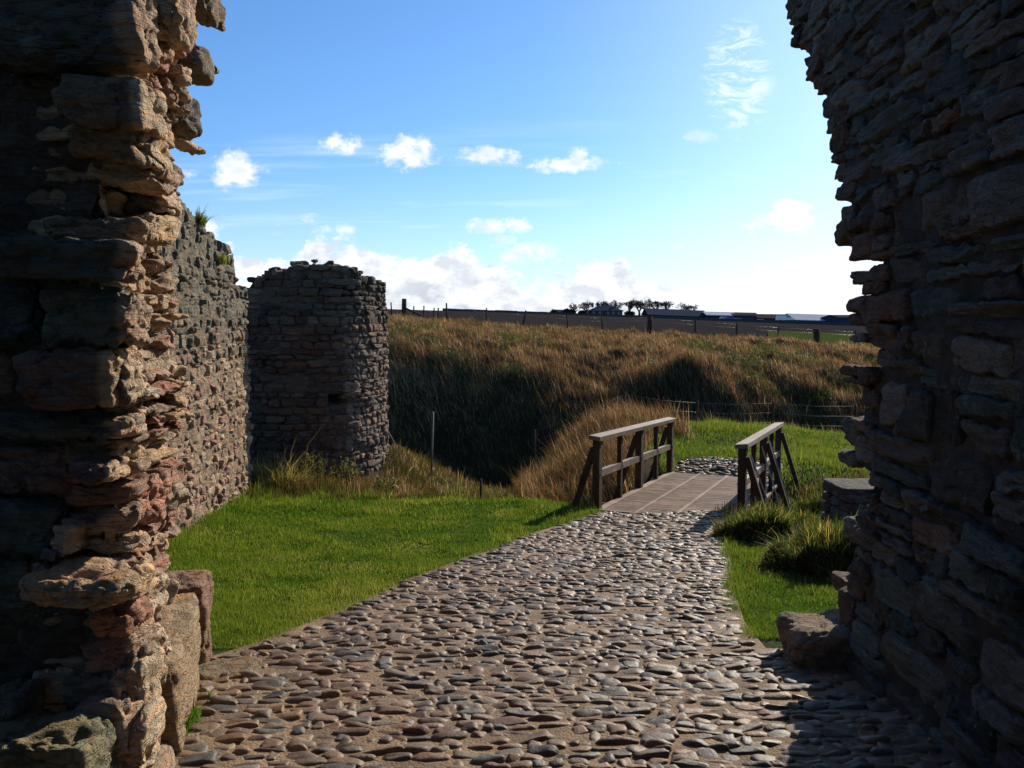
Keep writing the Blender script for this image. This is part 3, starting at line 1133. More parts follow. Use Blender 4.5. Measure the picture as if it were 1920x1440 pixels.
    mortar_sheet(fill, cv_, np.linspace(0, 1, 50), np.arange(1.95, 3.7, .018), 0.065, (0.20, .165, .12), 8)
    fill.build('rubble_fill', M['stone_near'], root)
    # spike of flat stone in the sky, overhanging pieces
    for (px, py, w_, h_, d_, col) in ((350, 276, 44, 14, 4.4, Y_), (392, 15, 40, 60, 4.5, (0.26, .21, .14)), (368, 120, 50, 60, 4.45, (0.22, .18, .13)), (345, 215, 46, 75, 4.4, (0.13, .12, .10)), (300, 325, 60, 40, 3.9, (0.24, .19, .13))):
        p = ray_at(px, py, d_)
        stone(st, p, (w_ / F * d_, 0.3, h_ / F * d_), n=16, k=4, rough=0.25, pits=0.015, col=col, taper=.2)
    # lower plinth: long kerb stone, end block, paving flag
    stone(st, (-1.82, 4.18, -0.22), (0.40, 1.18, 0.56), n=34, k=12, rough=0.12, strata=0.008, pits=0.012, rot=rotz(0.27), col=(0.33, .24, .145), taper=.05, facets=5)
    stone(st, (-2.02, 5.05, -0.26), (0.36, 0.42, 0.60), n=28, k=8, rough=0.12, strata=0.010, pits=0.016, rot=rotz(0.22), col=(0.27, .165, .11), taper=.12)
    stone(st, (-1.62, 3.42, -0.42), (0.34, 0.6, 0.35), n=16, k=5, rough=0.16, strata=0.008, rot=rotz(0.15), col=(0.36, .27, .18), taper=.12)
    core.box((-3.4, 3.9, 2.0), (2.9, 0.9, 5.6))
    core.box((-3.0, 4.5, 3.6), (2.0, 1.0, 3.0))
    core.box((-2.9, 4.6, 0.6), (1.5, 1.0, 3.4))
    core.box((-2.9, 0.0, 1.7), (1.0, 5.4, 5.6))  # unseen passage side wall, added to darken the jamb's front face
    core.build('wall_core', M['mortar_dark'], root)
    st.build('stone_facing', M['stone_near'], root)
    mb = MB()
    p = ground_hit(428, 1262)
    z = float(G0(*p)[0])
    stone(mb, (p[0], p[1], z), (0.36, 0.34, 0.09), n=14, k=6, rough=0.08, rot=rotz(.3) @ rotx(-.05), col=(0.24, .18, .11), taper=.12)
    tag(mb.build('paving_flag', M['stone_near'], origin=(p[0], p[1], z)), 'flat brown flagstone at the foot of the left jamb between lawn and cobbles', 'flagstone')


left_jamb()


def sky_blocker():  # unseen vault and side walls, added to cut sky light from behind
    mb = MB()
    ys = np.linspace(-7.0, -0.9, 12)
    th = np.linspace(0, math.pi, 25)
    V = []
    for y in ys:
        for r in (1.0, 1.35):
            for a in th:
                V.append((-0.25 + 2.2 * r * math.cos(a), y, 2.3 + 1.6 * r * math.sin(a)))
    n = len(th)
    Q = []
    for i in range(len(ys) - 1):
        for k in range(2):
            for j in range(n - 1):
                a = i * 2 * n + k * n + j
                Q.append((a, a + 1, a + 1 + 2 * n, a + 2 * n))
    for i in (0, len(ys) - 1):
        for j in range(n - 1):
            a = i * 2 * n + j
            Q.append((a, a + 1, a + 1 + n, a + n))
    mb.add(V, Q)
    for x in (-2.8, 2.45):
        mb.box((x, -5.2, 0.9), (.9, 4.0, 3.2))
    tag(mb.build('sky_blocker_vault', M['mortar_dark'], origin=(0, -4, 0)), 'unseen stone vault added behind the viewer to block sky light', 'vault')


sky_blocker()


# ---- curtain wall from the gate to the tower
def generic_masonry(st, Pf, Nf, u0, u1, z0, ztop, pal, n=5, hs=(0.08, 0.22), ls=(0.14, 0.42), depth=0.28, rough=0.16, holes=(), jut=0.025, kk=(4, 5, 7), taper=.17):
    z = z0
    zm = max(ztop(u) for u in np.linspace(u0, u1, 60))
    while z < zm:
        hgt = random.uniform(*hs)
        u = u0 + random.uniform(-.2, 0)
        while u < u1:
            L = random.uniform(*ls)
            uc = u + L / 2
            u += L + random.uniform(0, .02)
            if uc > u1 + .1 or uc < u0 - .1:
                continue
            zc = z + hgt / 2
            if zc > ztop(min(max(uc, u0), u1)) + random.uniform(-.05, .03):
                continue
            if any(a < uc < b and c < zc < d for a, b, c, d in holes):
                continue
            P, N = Pf(uc), Nf(uc)
            ang = math.atan2(N[1], N[0])
            j = random.gauss(0, jut)
            c = np.array([P[0] + N[0] * (j - depth / 2), P[1] + N[1] * (j - depth / 2), zc])
            stone(st, c, (depth, L * 1.02, hgt * random.uniform(.9, 1.05)), n=n, k=random.choice(kk), rough=rough, rot=rotz(ang + random.gauss(0, .04)) @ rotx(random.gauss(0, .05)) @ roty(random.gauss(0, .05)),
                  col=pal(uc, zc), taper=taper)
        z += hgt + random.uniform(0, .012)


def curtain_wall():
    root = empty('curtain_wall', (-4.3, 12, -1.2), 'tall ruined curtain wall running back from the left jamb, its pocked face raked by sunlight', 'wall')
    A, B = np.array([-3.60, 7.0]), np.array([-4.36, 14.05])
    d = (B - A) / np.linalg.norm(B - A)
    N = np.array([d[1], -d[0]])
    Lw = np.linalg.norm(B - A)

    def Pf(u): return A + d * u
    tops = [(-1, 3.5), (2.0, 3.3), (3.0, 3.15), (3.4, 3.0), (4.1, 2.88), (4.4, 2.72), (4.8, 2.78), (5.3, 2.68), (5.8, 2.55), (6.25, 2.62), (6.32, 2.12), (7.2, 2.05)]
    ta = np.array(tops)

    def ztop(u): return float(np.interp(u, ta[:, 0], ta[:, 1]) + 0.06 * math.sin(u * 9) + .04 * math.sin(u * 23))

    def pal(u, z):
        if z > 1.15 + 0.2 * math.sin(u * 3) + random.gauss(0, .28):
            return pick([(0.17, .15, .115), (0.20, .175, .13), (0.24, .20, .145), (0.14, .13, .105)], .8, 1.25)
        return pick([(0.42, .29, .19), (0.48, .34, .22), (0.36, .21, .16), (0.30, .22, .16), (0.52, .40, .28)], .8, 1.15)
    st, core = MB(), MB()
    generic_masonry(st, Pf, lambda u: N, 1.5, Lw, -1.5, ztop, pal, n=8, hs=(0.05, 0.16), ls=(0.07, 0.26), rough=0.30, jut=0.022, taper=.26, kk=(5, 7, 9))
    zr = np.linspace(-1.6, 1, 150)

    def fn(U, Z):
        zt = np.interp(U, ta[:, 0], ta[:, 1])
        z = -1.6 + (Z + 1.6) / 2.6 * (zt + 1.6)
        return A[0] + d[0] * U - N[0] * .012, A[1] + d[1] * U - N[1] * .012, z, np.full(len(U), N[0]), np.full(len(U), N[1])
    sheet = MB()
    us_, = (np.linspace(1.0, Lw, 230),)
    UU, ZZ = np.meshgrid(us_, zr)
    zt_ = np.interp(UU.ravel(), ta[:, 0], ta[:, 1])
    zz_ = -1.6 + (ZZ.ravel() + 1.6) / 2.6 * (zt_ + 1.6)
    kk_ = sstep(zz_ + .35 * fbm(np.stack([UU.ravel() * 1.5, zz_ * 1.5, zz_ * 0], 1), 3, 55), .7, 1.8)[:, None]
    mortar_sheet(sheet, fn, us_, zr, .055, np.array([.32, .235, .155]) * (1 - kk_) + np.array([.19, .165, .125]) * kk_, 4.5)
    sheet.build('lime_render', M['stone_mid'], root)
    # upper courses: knobbly rubble and turf bits on top
    us = np.linspace(0.0, Lw + 0.05, 90)
    V, Q = [], []
    for u in us:
        P = Pf(u)
        zt = ztop(u) - 0.05
        for (off, z) in ((-0.10, -2.0), (-0.10, 0.5), (-0.10, 1.6), (-0.10, zt), (-0.6, zt + .05 * math.sin(u * 7)), (-1.1, zt - .05), (-1.15, -2.0)):
            V.append((P[0] + N[0] * off, P[1] + N[1] * off, z))
    for i in range(len(us) - 1):
        for j in range(6):
            a = i * 7 + j
            Q.append((a, a + 7, a + 8, a + 1))
    core.add(V, Q)
    e = (len(us) - 1) * 7
    core.add([V[e + j] for j in range(7)], [(0, 1, 5, 6), (1, 2, 4, 5)], [(2, 3, 4)])
    # end facing stones
    for i in range(70):
        w_ = random.uniform(0.05, 1.1)
        z = random.uniform(-1.4, 2.0)
        P = Pf(Lw)
        stone(st, (P[0] - N[0] * w_, P[1] - N[1] * w_ - .08, z), (random.uniform(.15, .35), .3, random.uniform(.08, .2)), n=5, rough=.2, col=pal(0, z), taper=.2)
    core.build('wall_core', M['mortar_buff'], root)
    st.build('stone_facing', M['stone_mid'], root)


curtain_wall()


# ---- tower
def tower():
    root = empty('ruined_tower', (-4.0, 17.0, -1.3), 'ruined stone tower beyond the lawn with a broken round top and two small openings', 'tower')
    cps = [(-5.9, 15.75), (-5.0, 15.62), (-4.1, 15.5), (-3.5, 15.56), (-3.16, 15.72), (-2.90, 16.02), (-2.72, 16.4), (-2.60, 16.9), (-2.58, 17.5), (-2.9, 18.3), (-3.8, 18.9), (-5.0, 19.0), (-5.9, 18.8)]
    P = []
    c = np.array(cps)
    for i in range(len(c) - 1):
        p0, p1, p2, p3 = c[max(i - 1, 0)], c[i], c[i + 1], c[min(i + 2, len(c) - 1)]
        for t in np.linspace(0, 1, 16, endpoint=False):
            P.append(0.5 * ((2 * p1) + (-p0 + p2) * t + (2 * p0 - 5 * p1 + 4 * p2 - p3) * t * t + (-p0 + 3 * p1 - 3 * p2 + p3) * t ** 3))
    P.append(c[-1])
    P = np.array(P)
    seg = np.linalg.norm(np.diff(P, axis=0), axis=1)
    S = np.r_[0, np.cumsum(seg)]

    def Pf(u): return np.array([np.interp(u, S, P[:, 0]), np.interp(u, S, P[:, 1])])

    def Nf(u):
        d = Pf(u + .05) - Pf(u - .05)
        d /= np.linalg.norm(d) + 1e-9
        return np.array([d[1], -d[0]])
    # top outline from the photograph, given by x
    tp = []
    for (px, py) in ((440, 548), (462, 545), (480, 540), (487, 525), (520, 520), (545, 507), (572, 498), (640, 502), (665, 512), (690, 524), (712, 534), (722, 536)):
        q = ray_at(px, py, 16.0)
        tp.append((q[0], q[2]))
    tp = np.array(tp)

    def ztop(u):
        x = Pf(u)[0]
        b = float(np.interp(x, tp[:, 0], tp[:, 1]))
        y = Pf(u)[1]
        if y > 17.4:
            b -= 0.25 * min(1, (y - 17.4))
        return b + .04 * math.sin(u * 17) + .03 * math.sin(u * 41)
    holes = []

    def u_at(px):
        uu = np.linspace(0.2, S[-1] * .5, 400)
        pr = np.array([proj(*Pf(u), 1.0)[0] for u in uu])
        return float(uu[np.argmin(np.abs(pr - px))])

    for (px0, px1, py0, py1) in ((628, 668, 535, 556), (614, 652, 741, 762)):
        z1, z0 = ray_at(640, py0, 15.6)[2], ray_at(640, py1, 15.6)[2]
        holes.append((u_at(px0), u_at(px1), z0, z1))

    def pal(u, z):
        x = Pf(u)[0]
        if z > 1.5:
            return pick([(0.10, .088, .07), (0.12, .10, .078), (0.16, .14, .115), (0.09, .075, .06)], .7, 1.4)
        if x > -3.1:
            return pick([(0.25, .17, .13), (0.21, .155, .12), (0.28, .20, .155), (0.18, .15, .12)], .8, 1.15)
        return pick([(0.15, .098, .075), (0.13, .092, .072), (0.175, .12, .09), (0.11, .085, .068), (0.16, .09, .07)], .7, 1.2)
    st, core = MB(), MB()
    ucut = u_at(655)
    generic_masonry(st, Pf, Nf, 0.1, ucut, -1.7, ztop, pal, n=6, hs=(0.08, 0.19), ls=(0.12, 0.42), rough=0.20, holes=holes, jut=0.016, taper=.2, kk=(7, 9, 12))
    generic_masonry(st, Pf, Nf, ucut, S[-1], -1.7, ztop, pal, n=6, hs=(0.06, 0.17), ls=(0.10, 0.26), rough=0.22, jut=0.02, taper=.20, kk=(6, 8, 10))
    # core: ring wall 0.7 thick with recess behind the openings
    us = np.linspace(0, S[-1], 400)
    zs = np.linspace(-2.0, 3.2, 66)
    lump = fbm(np.array([(u * 5, z * 6, 0) for u in us for z in zs]), 4, 79) * 1.6
    V = []
    for i, u in enumerate(us):
        p, n = Pf(u), Nf(u)
        zt = ztop(u) - 0.04
        for j, z in enumerate(zs):
            z = min(z, zt)
            o = -0.045
            for (a, b, c_, d_) in holes:
                if a < u < b and c_ < z < d_:
                    o = -0.6
            if o > -.1:
                o += 0.035 * float(lump[i * 66 + j])
            V.append((p[0] + n[0] * o, p[1] + n[1] * o, z))
    Q = [(i * 66 + j, (i + 1) * 66 + j, (i + 1) * 66 + j + 1, i * 66 + j + 1) for i in range(len(us) - 1) for j in range(65)]
    core.add(V, Q)
    # top and inner side
    V2 = []
    for u in us:
        p, n = Pf(u), Nf(u)
        zt = ztop(u) - 0.04
        V2 += [(p[0] + n[0] * -.07, p[1] + n[1] * -.07, zt), (p[0] - n[0] * .45, p[1] - n[1] * .45, zt + .06), (p[0] - n[0] * .9, p[1] - n[1] * .9, zt - .02), (p[0] - n[0] * .9, p[1] - n[1] * .9, -2)]
    Q2 = [(i * 4 + j, (i + 1) * 4 + j, (i + 1) * 4 + j + 1, i * 4 + j + 1) for i in range(len(us) - 1) for j in range(3)]
    core.add(V2, Q2)
    # loose stones along the broken top
    for i in range(300):
        u = random.uniform(0.1, S[-1])
        p, n = Pf(u), Nf(u)
        o = random.uniform(0.05, .7)
        s_ = random.uniform(.06, .17)
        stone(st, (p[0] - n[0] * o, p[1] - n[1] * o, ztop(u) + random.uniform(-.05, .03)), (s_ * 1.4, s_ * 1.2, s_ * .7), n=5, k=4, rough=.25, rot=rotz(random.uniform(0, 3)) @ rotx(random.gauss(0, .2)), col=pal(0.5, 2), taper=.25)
    core.build('wall_core', M['mortar_grey'], root)
    st.build('stone_facing', M['stone_tower'], root)
    # dressed lintels and sills of the openings
    (a, b, z0, z1) = holes[0]
    for nm, zc, hh in (('lintel', z1 + .07, .13), ('sill', z0 - .06, .1)):
        mb = MB()
        p, n = Pf((a + b) / 2), Nf((a + b) / 2)
        stone(mb, (p[0] + n[0] * -.10, p[1] + n[1] * -.10, zc), (0.24, (b - a) + .22, hh), n=10, k=8, rough=.12, strata=.006, rot=rotz(math.atan2(n[1], n[0])), col=(0.15, .12, .09), taper=.08)
        mb.build(nm, M['stone_tower'], root)


tower()


def boulders():
    p = ground_hit(1500, 1245)
    z = float(G0(*p)[0])
    mb = MB()
    stone(mb, (p[0] + .20, p[1] + .1, z + 0.07), (0.58, 0.48, 0.38), n=30, k=4, rough=.2, strata=.004, pits=.006, rot=rotz(.15) @ roty(-.10), col=(0.22, .165, .115), taper=.16, facets=3)
    tag(mb.build('boulder', M['stone_near'], origin=(p[0] + .13, p[1] + .1, z)), 'rounded brown boulder at the foot of the right gate wall, its top sunlit', 'boulder')
    # low masonry stub beyond the right wall
    mb = MB()
    c = ray_at(1655, 940, 9.0)
    root = empty('wall_stub', (c[0] - .1, c[1], -1.0), 'low flat-topped masonry stub behind the grass tufts, right of the footbridge', 'wall')
    core = MB()
    core.box((c[0] + .35, c[1] + .25, -0.75), (1.45, 0.5, 1.1))
    zt = ray_at(1590, 916, 9.0)[2]
    z = -1.3
    while z < zt - .02:
        h_ = min(random.uniform(.07, .14), zt - z)
        x = c[0] - .42
        while x < c[0] + 1.1:
            L = random.uniform(.14, .4)
            stone(mb, (x + L / 2, c[1], z + h_ / 2), (L, .3, h_), n=9, k=7, rough=.12, col=pick(PAL_TOWER, 1.0, 1.6), taper=.1)
            x += L
        for yy in (.25, .5):
            stone(mb, (c[0] - .42 + .12, c[1] + yy, z + h_ / 2), (.26, .26, h_), n=7, k=7, rough=.12, col=pick(PAL_TOWER, 1.0, 1.6), taper=.1)
        z += h_
    for i in range(5):
        stone(mb, (c[0] - .3 + i * .3, c[1] + .2, zt - .02), (.34, .62, .08), n=10, k=8, rough=.1, col=(0.085, .075, .06), taper=.08)
    core.build('wall_core', M['mortar_dark'], root)
    mb.build('stone_facing', M['stone_tower'], root)


boulders()

# ------------------------------------------------------------ footbridge


def bridge():
    z0, z1 = float(G0(*BL0)[0]) + 0.035, -1.40

    def at(s, w, h=0.0):
        p = BL0 + BDIR * s + BPERP * w
        return np.array([p[0], p[1], z0 + (z1 - z0) * s / BLEN + h])
    root = empty('footbridge', at(0, BW / 2), 'short timber footbridge with two open handrails crossing the dry ditch', 'footbridge')
    rx = np.array([BPERP[0], BPERP[1], 0])
    fy = at(1, 0) - at(0, 0)
    fy /= np.linalg.norm(fy)
    up = np.cross(rx, fy)
    Mx = np.stack([rx, fy, up], 1)
    # deck: slatted panels with plain bearer strips between them
    mb = MB()
    mb.box(at(BLEN / 2, BW / 2, -0.075), (BW + .10, BLEN + .1, 0.04), Mx)
    strips = [(0.02, .12), (0.56, .055), (1.10, .055), (1.62, .055), (1.93, .10)]
    for c_, w_ in strips:
        mb.box(at(BLEN / 2, c_, -0.012), (w_, BLEN + .06, 0.05), Mx)
    s = -0.02
    while s < BLEN + 0.02:
        for k in range(4):
            a, b = strips[k][0] + strips[k][1] / 2, strips[k + 1][0] - strips[k + 1][1] / 2
            mb.box(at(s, (a + b) / 2, -0.016 + random.uniform(-.0015, .0015)), (b - a - .002, 0.058, 0.04), Mx, col=np.array([1, 1, 1]) * random.uniform(.85, 1.1))
        s += 0.095
    mb.box(at(-0.05, BW / 2, -0.010), (BW + .1, 0.10, 0.06), Mx)
    mb.build('deck', M['deck'], root, smooth=False)
    mb = MB()
    for w in (0.1, 0.7, 1.3, 1.9):
        mb.beam(at(-.3, w, -.20), at(BLEN + .3, w, -.20), .12, .22)
    mb.build('girder', M['timber'], root, smooth=False)
    H = 1.02
    for side, w0, sg in (('l', -0.02, -1), ('r', BW + .02, 1)):
        mb = MB()
        mb.beam(at(-0.12, w0, H + .03), at(BLEN + .10, w0, H + .03), .17, .06, up=Mx[:, 2] + sg * rx * -0.10)
        mb.build('handrail', M['rail'], root, smooth=False)
        for i in range(4):
            s0, s1 = BLEN * i / 4 + .05, BLEN * (i + 1) / 4 - .05
            mb = MB()
            mb.beam(at(s0, w0, .52), at(s1, w0, .52), .07, .10)
            mb.build('mid_rail', M['rail'], root, smooth=False)
        for i in range(5):
            s_ = BLEN * i / 4
            s_ = min(max(s_, 0.03), BLEN - .03)
            mb = MB()
            big = i % 2 == 0
            tw = .14 if big else .09
            mb.beam(at(s_, w0, -.34), at(s_, w0, H), tw * .75, tw, up=fy)
            po = mb.build('post', M['timber'], root, smooth=False)
            for hb in (.52, .93):
                mb = MB()
                mb.tube([at(s_, w0 - sg * .0, hb) - rx * sg * .07, at(s_, w0, hb) - rx * sg * .045], .014, 8)
                mb.build('bolt', M['metal'], root, smooth=False)
            if big:
                mb = MB()
                mb.beam(at(s_, w0 + sg * .46, -.38), at(s_, w0 + sg * .055, H - .12), .075, .11, up=fy)
                mb.build('brace', M['timber'], root, smooth=False)
                mb = MB()
                mb.beam(at(s_, w0 - sg * .1, -.36), at(s_, w0 + sg * .75, -.36), .08, .10)
                mb.build('cross_beam', M['timber'], root, smooth=False)
    # galvanised tie rods by the right rail
    for s0, s1 in ((0.2, 0.35), (1.5, 1.1), (2.6, 2.2)):
        mb = MB()
        mb.tube([at(s0, BW + .10, H - .1), at(s1, BW + .55, -.32)], .010, 6)
        mb.tube([at(s1, BW + .50, -.32), at(s1, BW + .62, -.32)], .014, 6)
        mb.build('tie_rod', M['metal'], root, smooth=False)
    # stone abutments
    for sx in (-.22, BLEN + .28):
        mb = MB()
        for k in range(9):
            for r in range(5):
                stone(mb, at(sx, -.3 + k * .3, -.22 - r * .2) + np.array([random.uniform(-.03, .03), 0, 0]), (.34, .3, .2), n=5, rough=.2, rot=rotz(math.atan2(BPERP[1], BPERP[0])), col=pick(PAL_TOWER), taper=.15)
        mb.build('abutment', M['stone_tower'], root)


bridge()

# ------------------------------------------------------------ grass


def blades(P, h, w, lean, col, segs=2, yaw=None, curl=0.5):
    """P (n,3) roots, h heights, w widths, lean (n,2) horizontal tip offset as part of h, col (n,3)"""
    n = len(P)
    if yaw is None:
        yaw = rng.uniform(-0.9, 0.9, n)
    sx = np.stack([np.cos(yaw), np.sin(yaw), np.zeros(n)], 1) * (w / 2)[:, None]
    tip = np.c_[lean * h[:, None], h * np.sqrt(np.maximum(0.15, 1 - (lean ** 2).sum(1)))]
    V = []
    if segs == 1:
        V = np.stack([P - sx, P + sx, P + tip], 1).reshape(-1, 3)
        T = np.arange(n * 3).reshape(-1, 3)
        return V, None, T, np.repeat(col, 3, 0)
    mid = np.c_[lean * h[:, None] * (0.5 - 0.5 * curl * 0.6), tip[:, 2] * 0.58]
    V = np.stack([P - sx, P + sx, P + mid + sx * .8, P + mid - sx * .8, P + tip], 1).reshape(-1, 3)
    b = np.arange(n) * 5
    Q = np.stack([b, b + 1, b + 2, b + 3], 1)
    T = np.stack([b + 3, b + 2, b + 4], 1)
    c = np.repeat(col, 5, 0)
    return V, Q, T, c


def add_blades(mb, *a, **k):
    V, Q, T, c = blades(*a, **k)
    mb.add(V, Q, T, c)


def in_view(x, y, m=0.04):
    return (np.abs(x) / np.maximum(y, .1) < 0.6 + m)


def colmix(n, base, var=0.25, hue=None):
    b = np.asarray(base)
    if b.ndim == 1:
        b = np.tile(b, (n, 1))
    c = b * np.exp(rng.normal(0, var, (n, 1)))
    return np.clip(c, 0, 0.9)


def lawn():
    mb = MB()
    # near lawn left and right of the path: density falls with distance
    for (y0, y1, dens, wid, hh) in ((4.2, 6.5, 12000, .0050, .032), (6.5, 9, 7000, .0075, .034), (9, 11.5, 3600, .0105, .038), (11.5, 14.2, 2400, .014, .048)):
        x0, x1 = -5, 5.4
        n = int(dens * (y1 - y0) * (x1 - x0))
        x = rng.uniform(x0, x1, n)
        y = rng.uniform(y0, y1, n)
        l, r = path_x(y)
        ok = in_view(x, y) & ~in_path(x, y, -0.01 + 0.045 * rng.standard_normal(n) + 0.05 * np.sin(y * 5.1) * np.sin(y * 2.3))
        wallx = -3.60 - 0.108 * (y - 7.0)
        ok &= x > wallx + .02
        ok &= ~((x > 1.5) & (y < 5.5)) & ~((x < -1.75) & (y < 5.3))
        ok &= ~((x > 2.0) & (y > 11.2)) & (G0(x, y) > -1.45) & ~((x > 2.75) & (y > 9.8))
        s_ = (x - BL0[0]) * BDIR[0] + (y - BL0[1]) * BDIR[1]
        w_ = (x - BL0[0]) * BPERP[0] + (y - BL0[1]) * BPERP[1]
        ok &= ~((s_ > -.12) & (w_ > -.05) & (w_ < BW + .05))
        x, y, l, r = x[ok], y[ok], l[ok], r[ok]
        n = len(x)
        z = G(x, y)
        p = np.stack([x, y, x * 0], 1)
        clump = fbm(p * 2.2, 3, 31)
        fine = fbm(p * 7, 2, 33)
        edge = np.exp(-np.minimum(np.abs(x - l), np.abs(x - r)) / .10)
        h = hh * np.exp(rng.normal(0, .3, n)) * (1 + .8 * clump + .6 * fine) * (1 + .7 * edge)
        h = np.maximum(h, .012)
        # longer at the drop and foot of walls
        far = sstep(y, 12.6, 14)
        h *= 1 + 1.6 * far * (0.5 + 0.5 * sstep(clump, -.2, .4)) + 1.5 * sstep(-(x - wallx[ok] - .5), 0, .4)
        lean = rng.normal(0, .33, (n, 2)) + np.array([-.08, -.05])
        g1, g2, g3 = np.array([.050, .092, .014]), np.array([.115, .145, .026]), np.array([.20, .19, .06])
        k = sstep(clump + .6 * rng.standard_normal(n) * .4 + .8 * fbm(p * .6, 3, 35), -.5, .6)[:, None]
        base = g1 * (1 - k) + g2 * k
        dry = (rng.random(n) < .06 + .25 * far + .15 * edge + .45 * sstep(fbm(p * 1.1, 3, 37), .1, .5))[:, None]
        base = np.where(dry, g3, base)
        add_blades(mb, np.stack([x, y, z], 1), h, np.full(n, wid) * rng.uniform(.7, 1.3, n), lean, colmix(n, base, .22), segs=1)
    tag(mb.build('lawn_grass', M['blade'], smooth=True), 'short green lawn grass either side of the cobbled path', 'grass', kind='stuff')
    # turf of the platform beyond the bridge
    mb = MB()
    n = 90000
    x = rng.uniform(3.0, 16.5, n)
    y = rng.uniform(15.2, 27.0, n)
    cx, cy = BL1 + BPERP * BW / 2 + BDIR * 0.75
    ok = in_view(x, y) & (G0(x, y) > -1.95) & ~((((x - cx) / 1.1) ** 2 + ((y - cy) / .78) ** 2) < 1)
    s_ = (x - BL0[0]) * BDIR[0] + (y - BL0[1]) * BDIR[1]
    w_ = (x - BL0[0]) * BPERP[0] + (y - BL0[1]) * BPERP[1]
    ok &= ~((s_ < BLEN + .1) & (w_ > -.1) & (w_ < BW + .1))
    x, y = x[ok], y[ok]
    n = len(x)
    p = np.stack([x, y, x * 0], 1)
    cl = fbm(p * 1.4, 3, 41)
    h = .075 * np.exp(rng.normal(0, .3, n)) * (1 + 1.2 * sstep(cl, 0, .4))
    base = np.array([.075, .115, .018]) * (1 - sstep(cl, -.2, .3))[:, None] + np.array([.12, .145, .03]) * sstep(cl, -.2, .3)[:, None]
    base = np.where((rng.random(n) < .12)[:, None], np.array([.2, .17, .06]), base)
    add_blades(mb, np.stack([x, y, G(x, y)], 1), h, rng.uniform(.014, .026, n), rng.normal(0, .3, (n, 2)), colmix(n, base, .22), segs=1)
    tag(mb.build('platform_grass', M['blade']), 'green turf on the level ground beyond the footbridge', 'grass', kind='stuff')


lawn()


def bank_palette(n, g, straw=.40):
    """g in 0..1 : amount of green"""
    o1, o2, s1, gr = np.array([.165, .095, .047]), np.array([.24, .15, .078]), np.array([.44, .36, .23]), np.array([.085, .095, .032])
    r = rng.random(n)
    base = np.where((r < .45)[:, None], o1, np.where((r < 1 - straw * .75)[:, None], o2, s1))
    gg = (rng.random(n) < g)[:, None]
    return np.where(gg, gr, base)


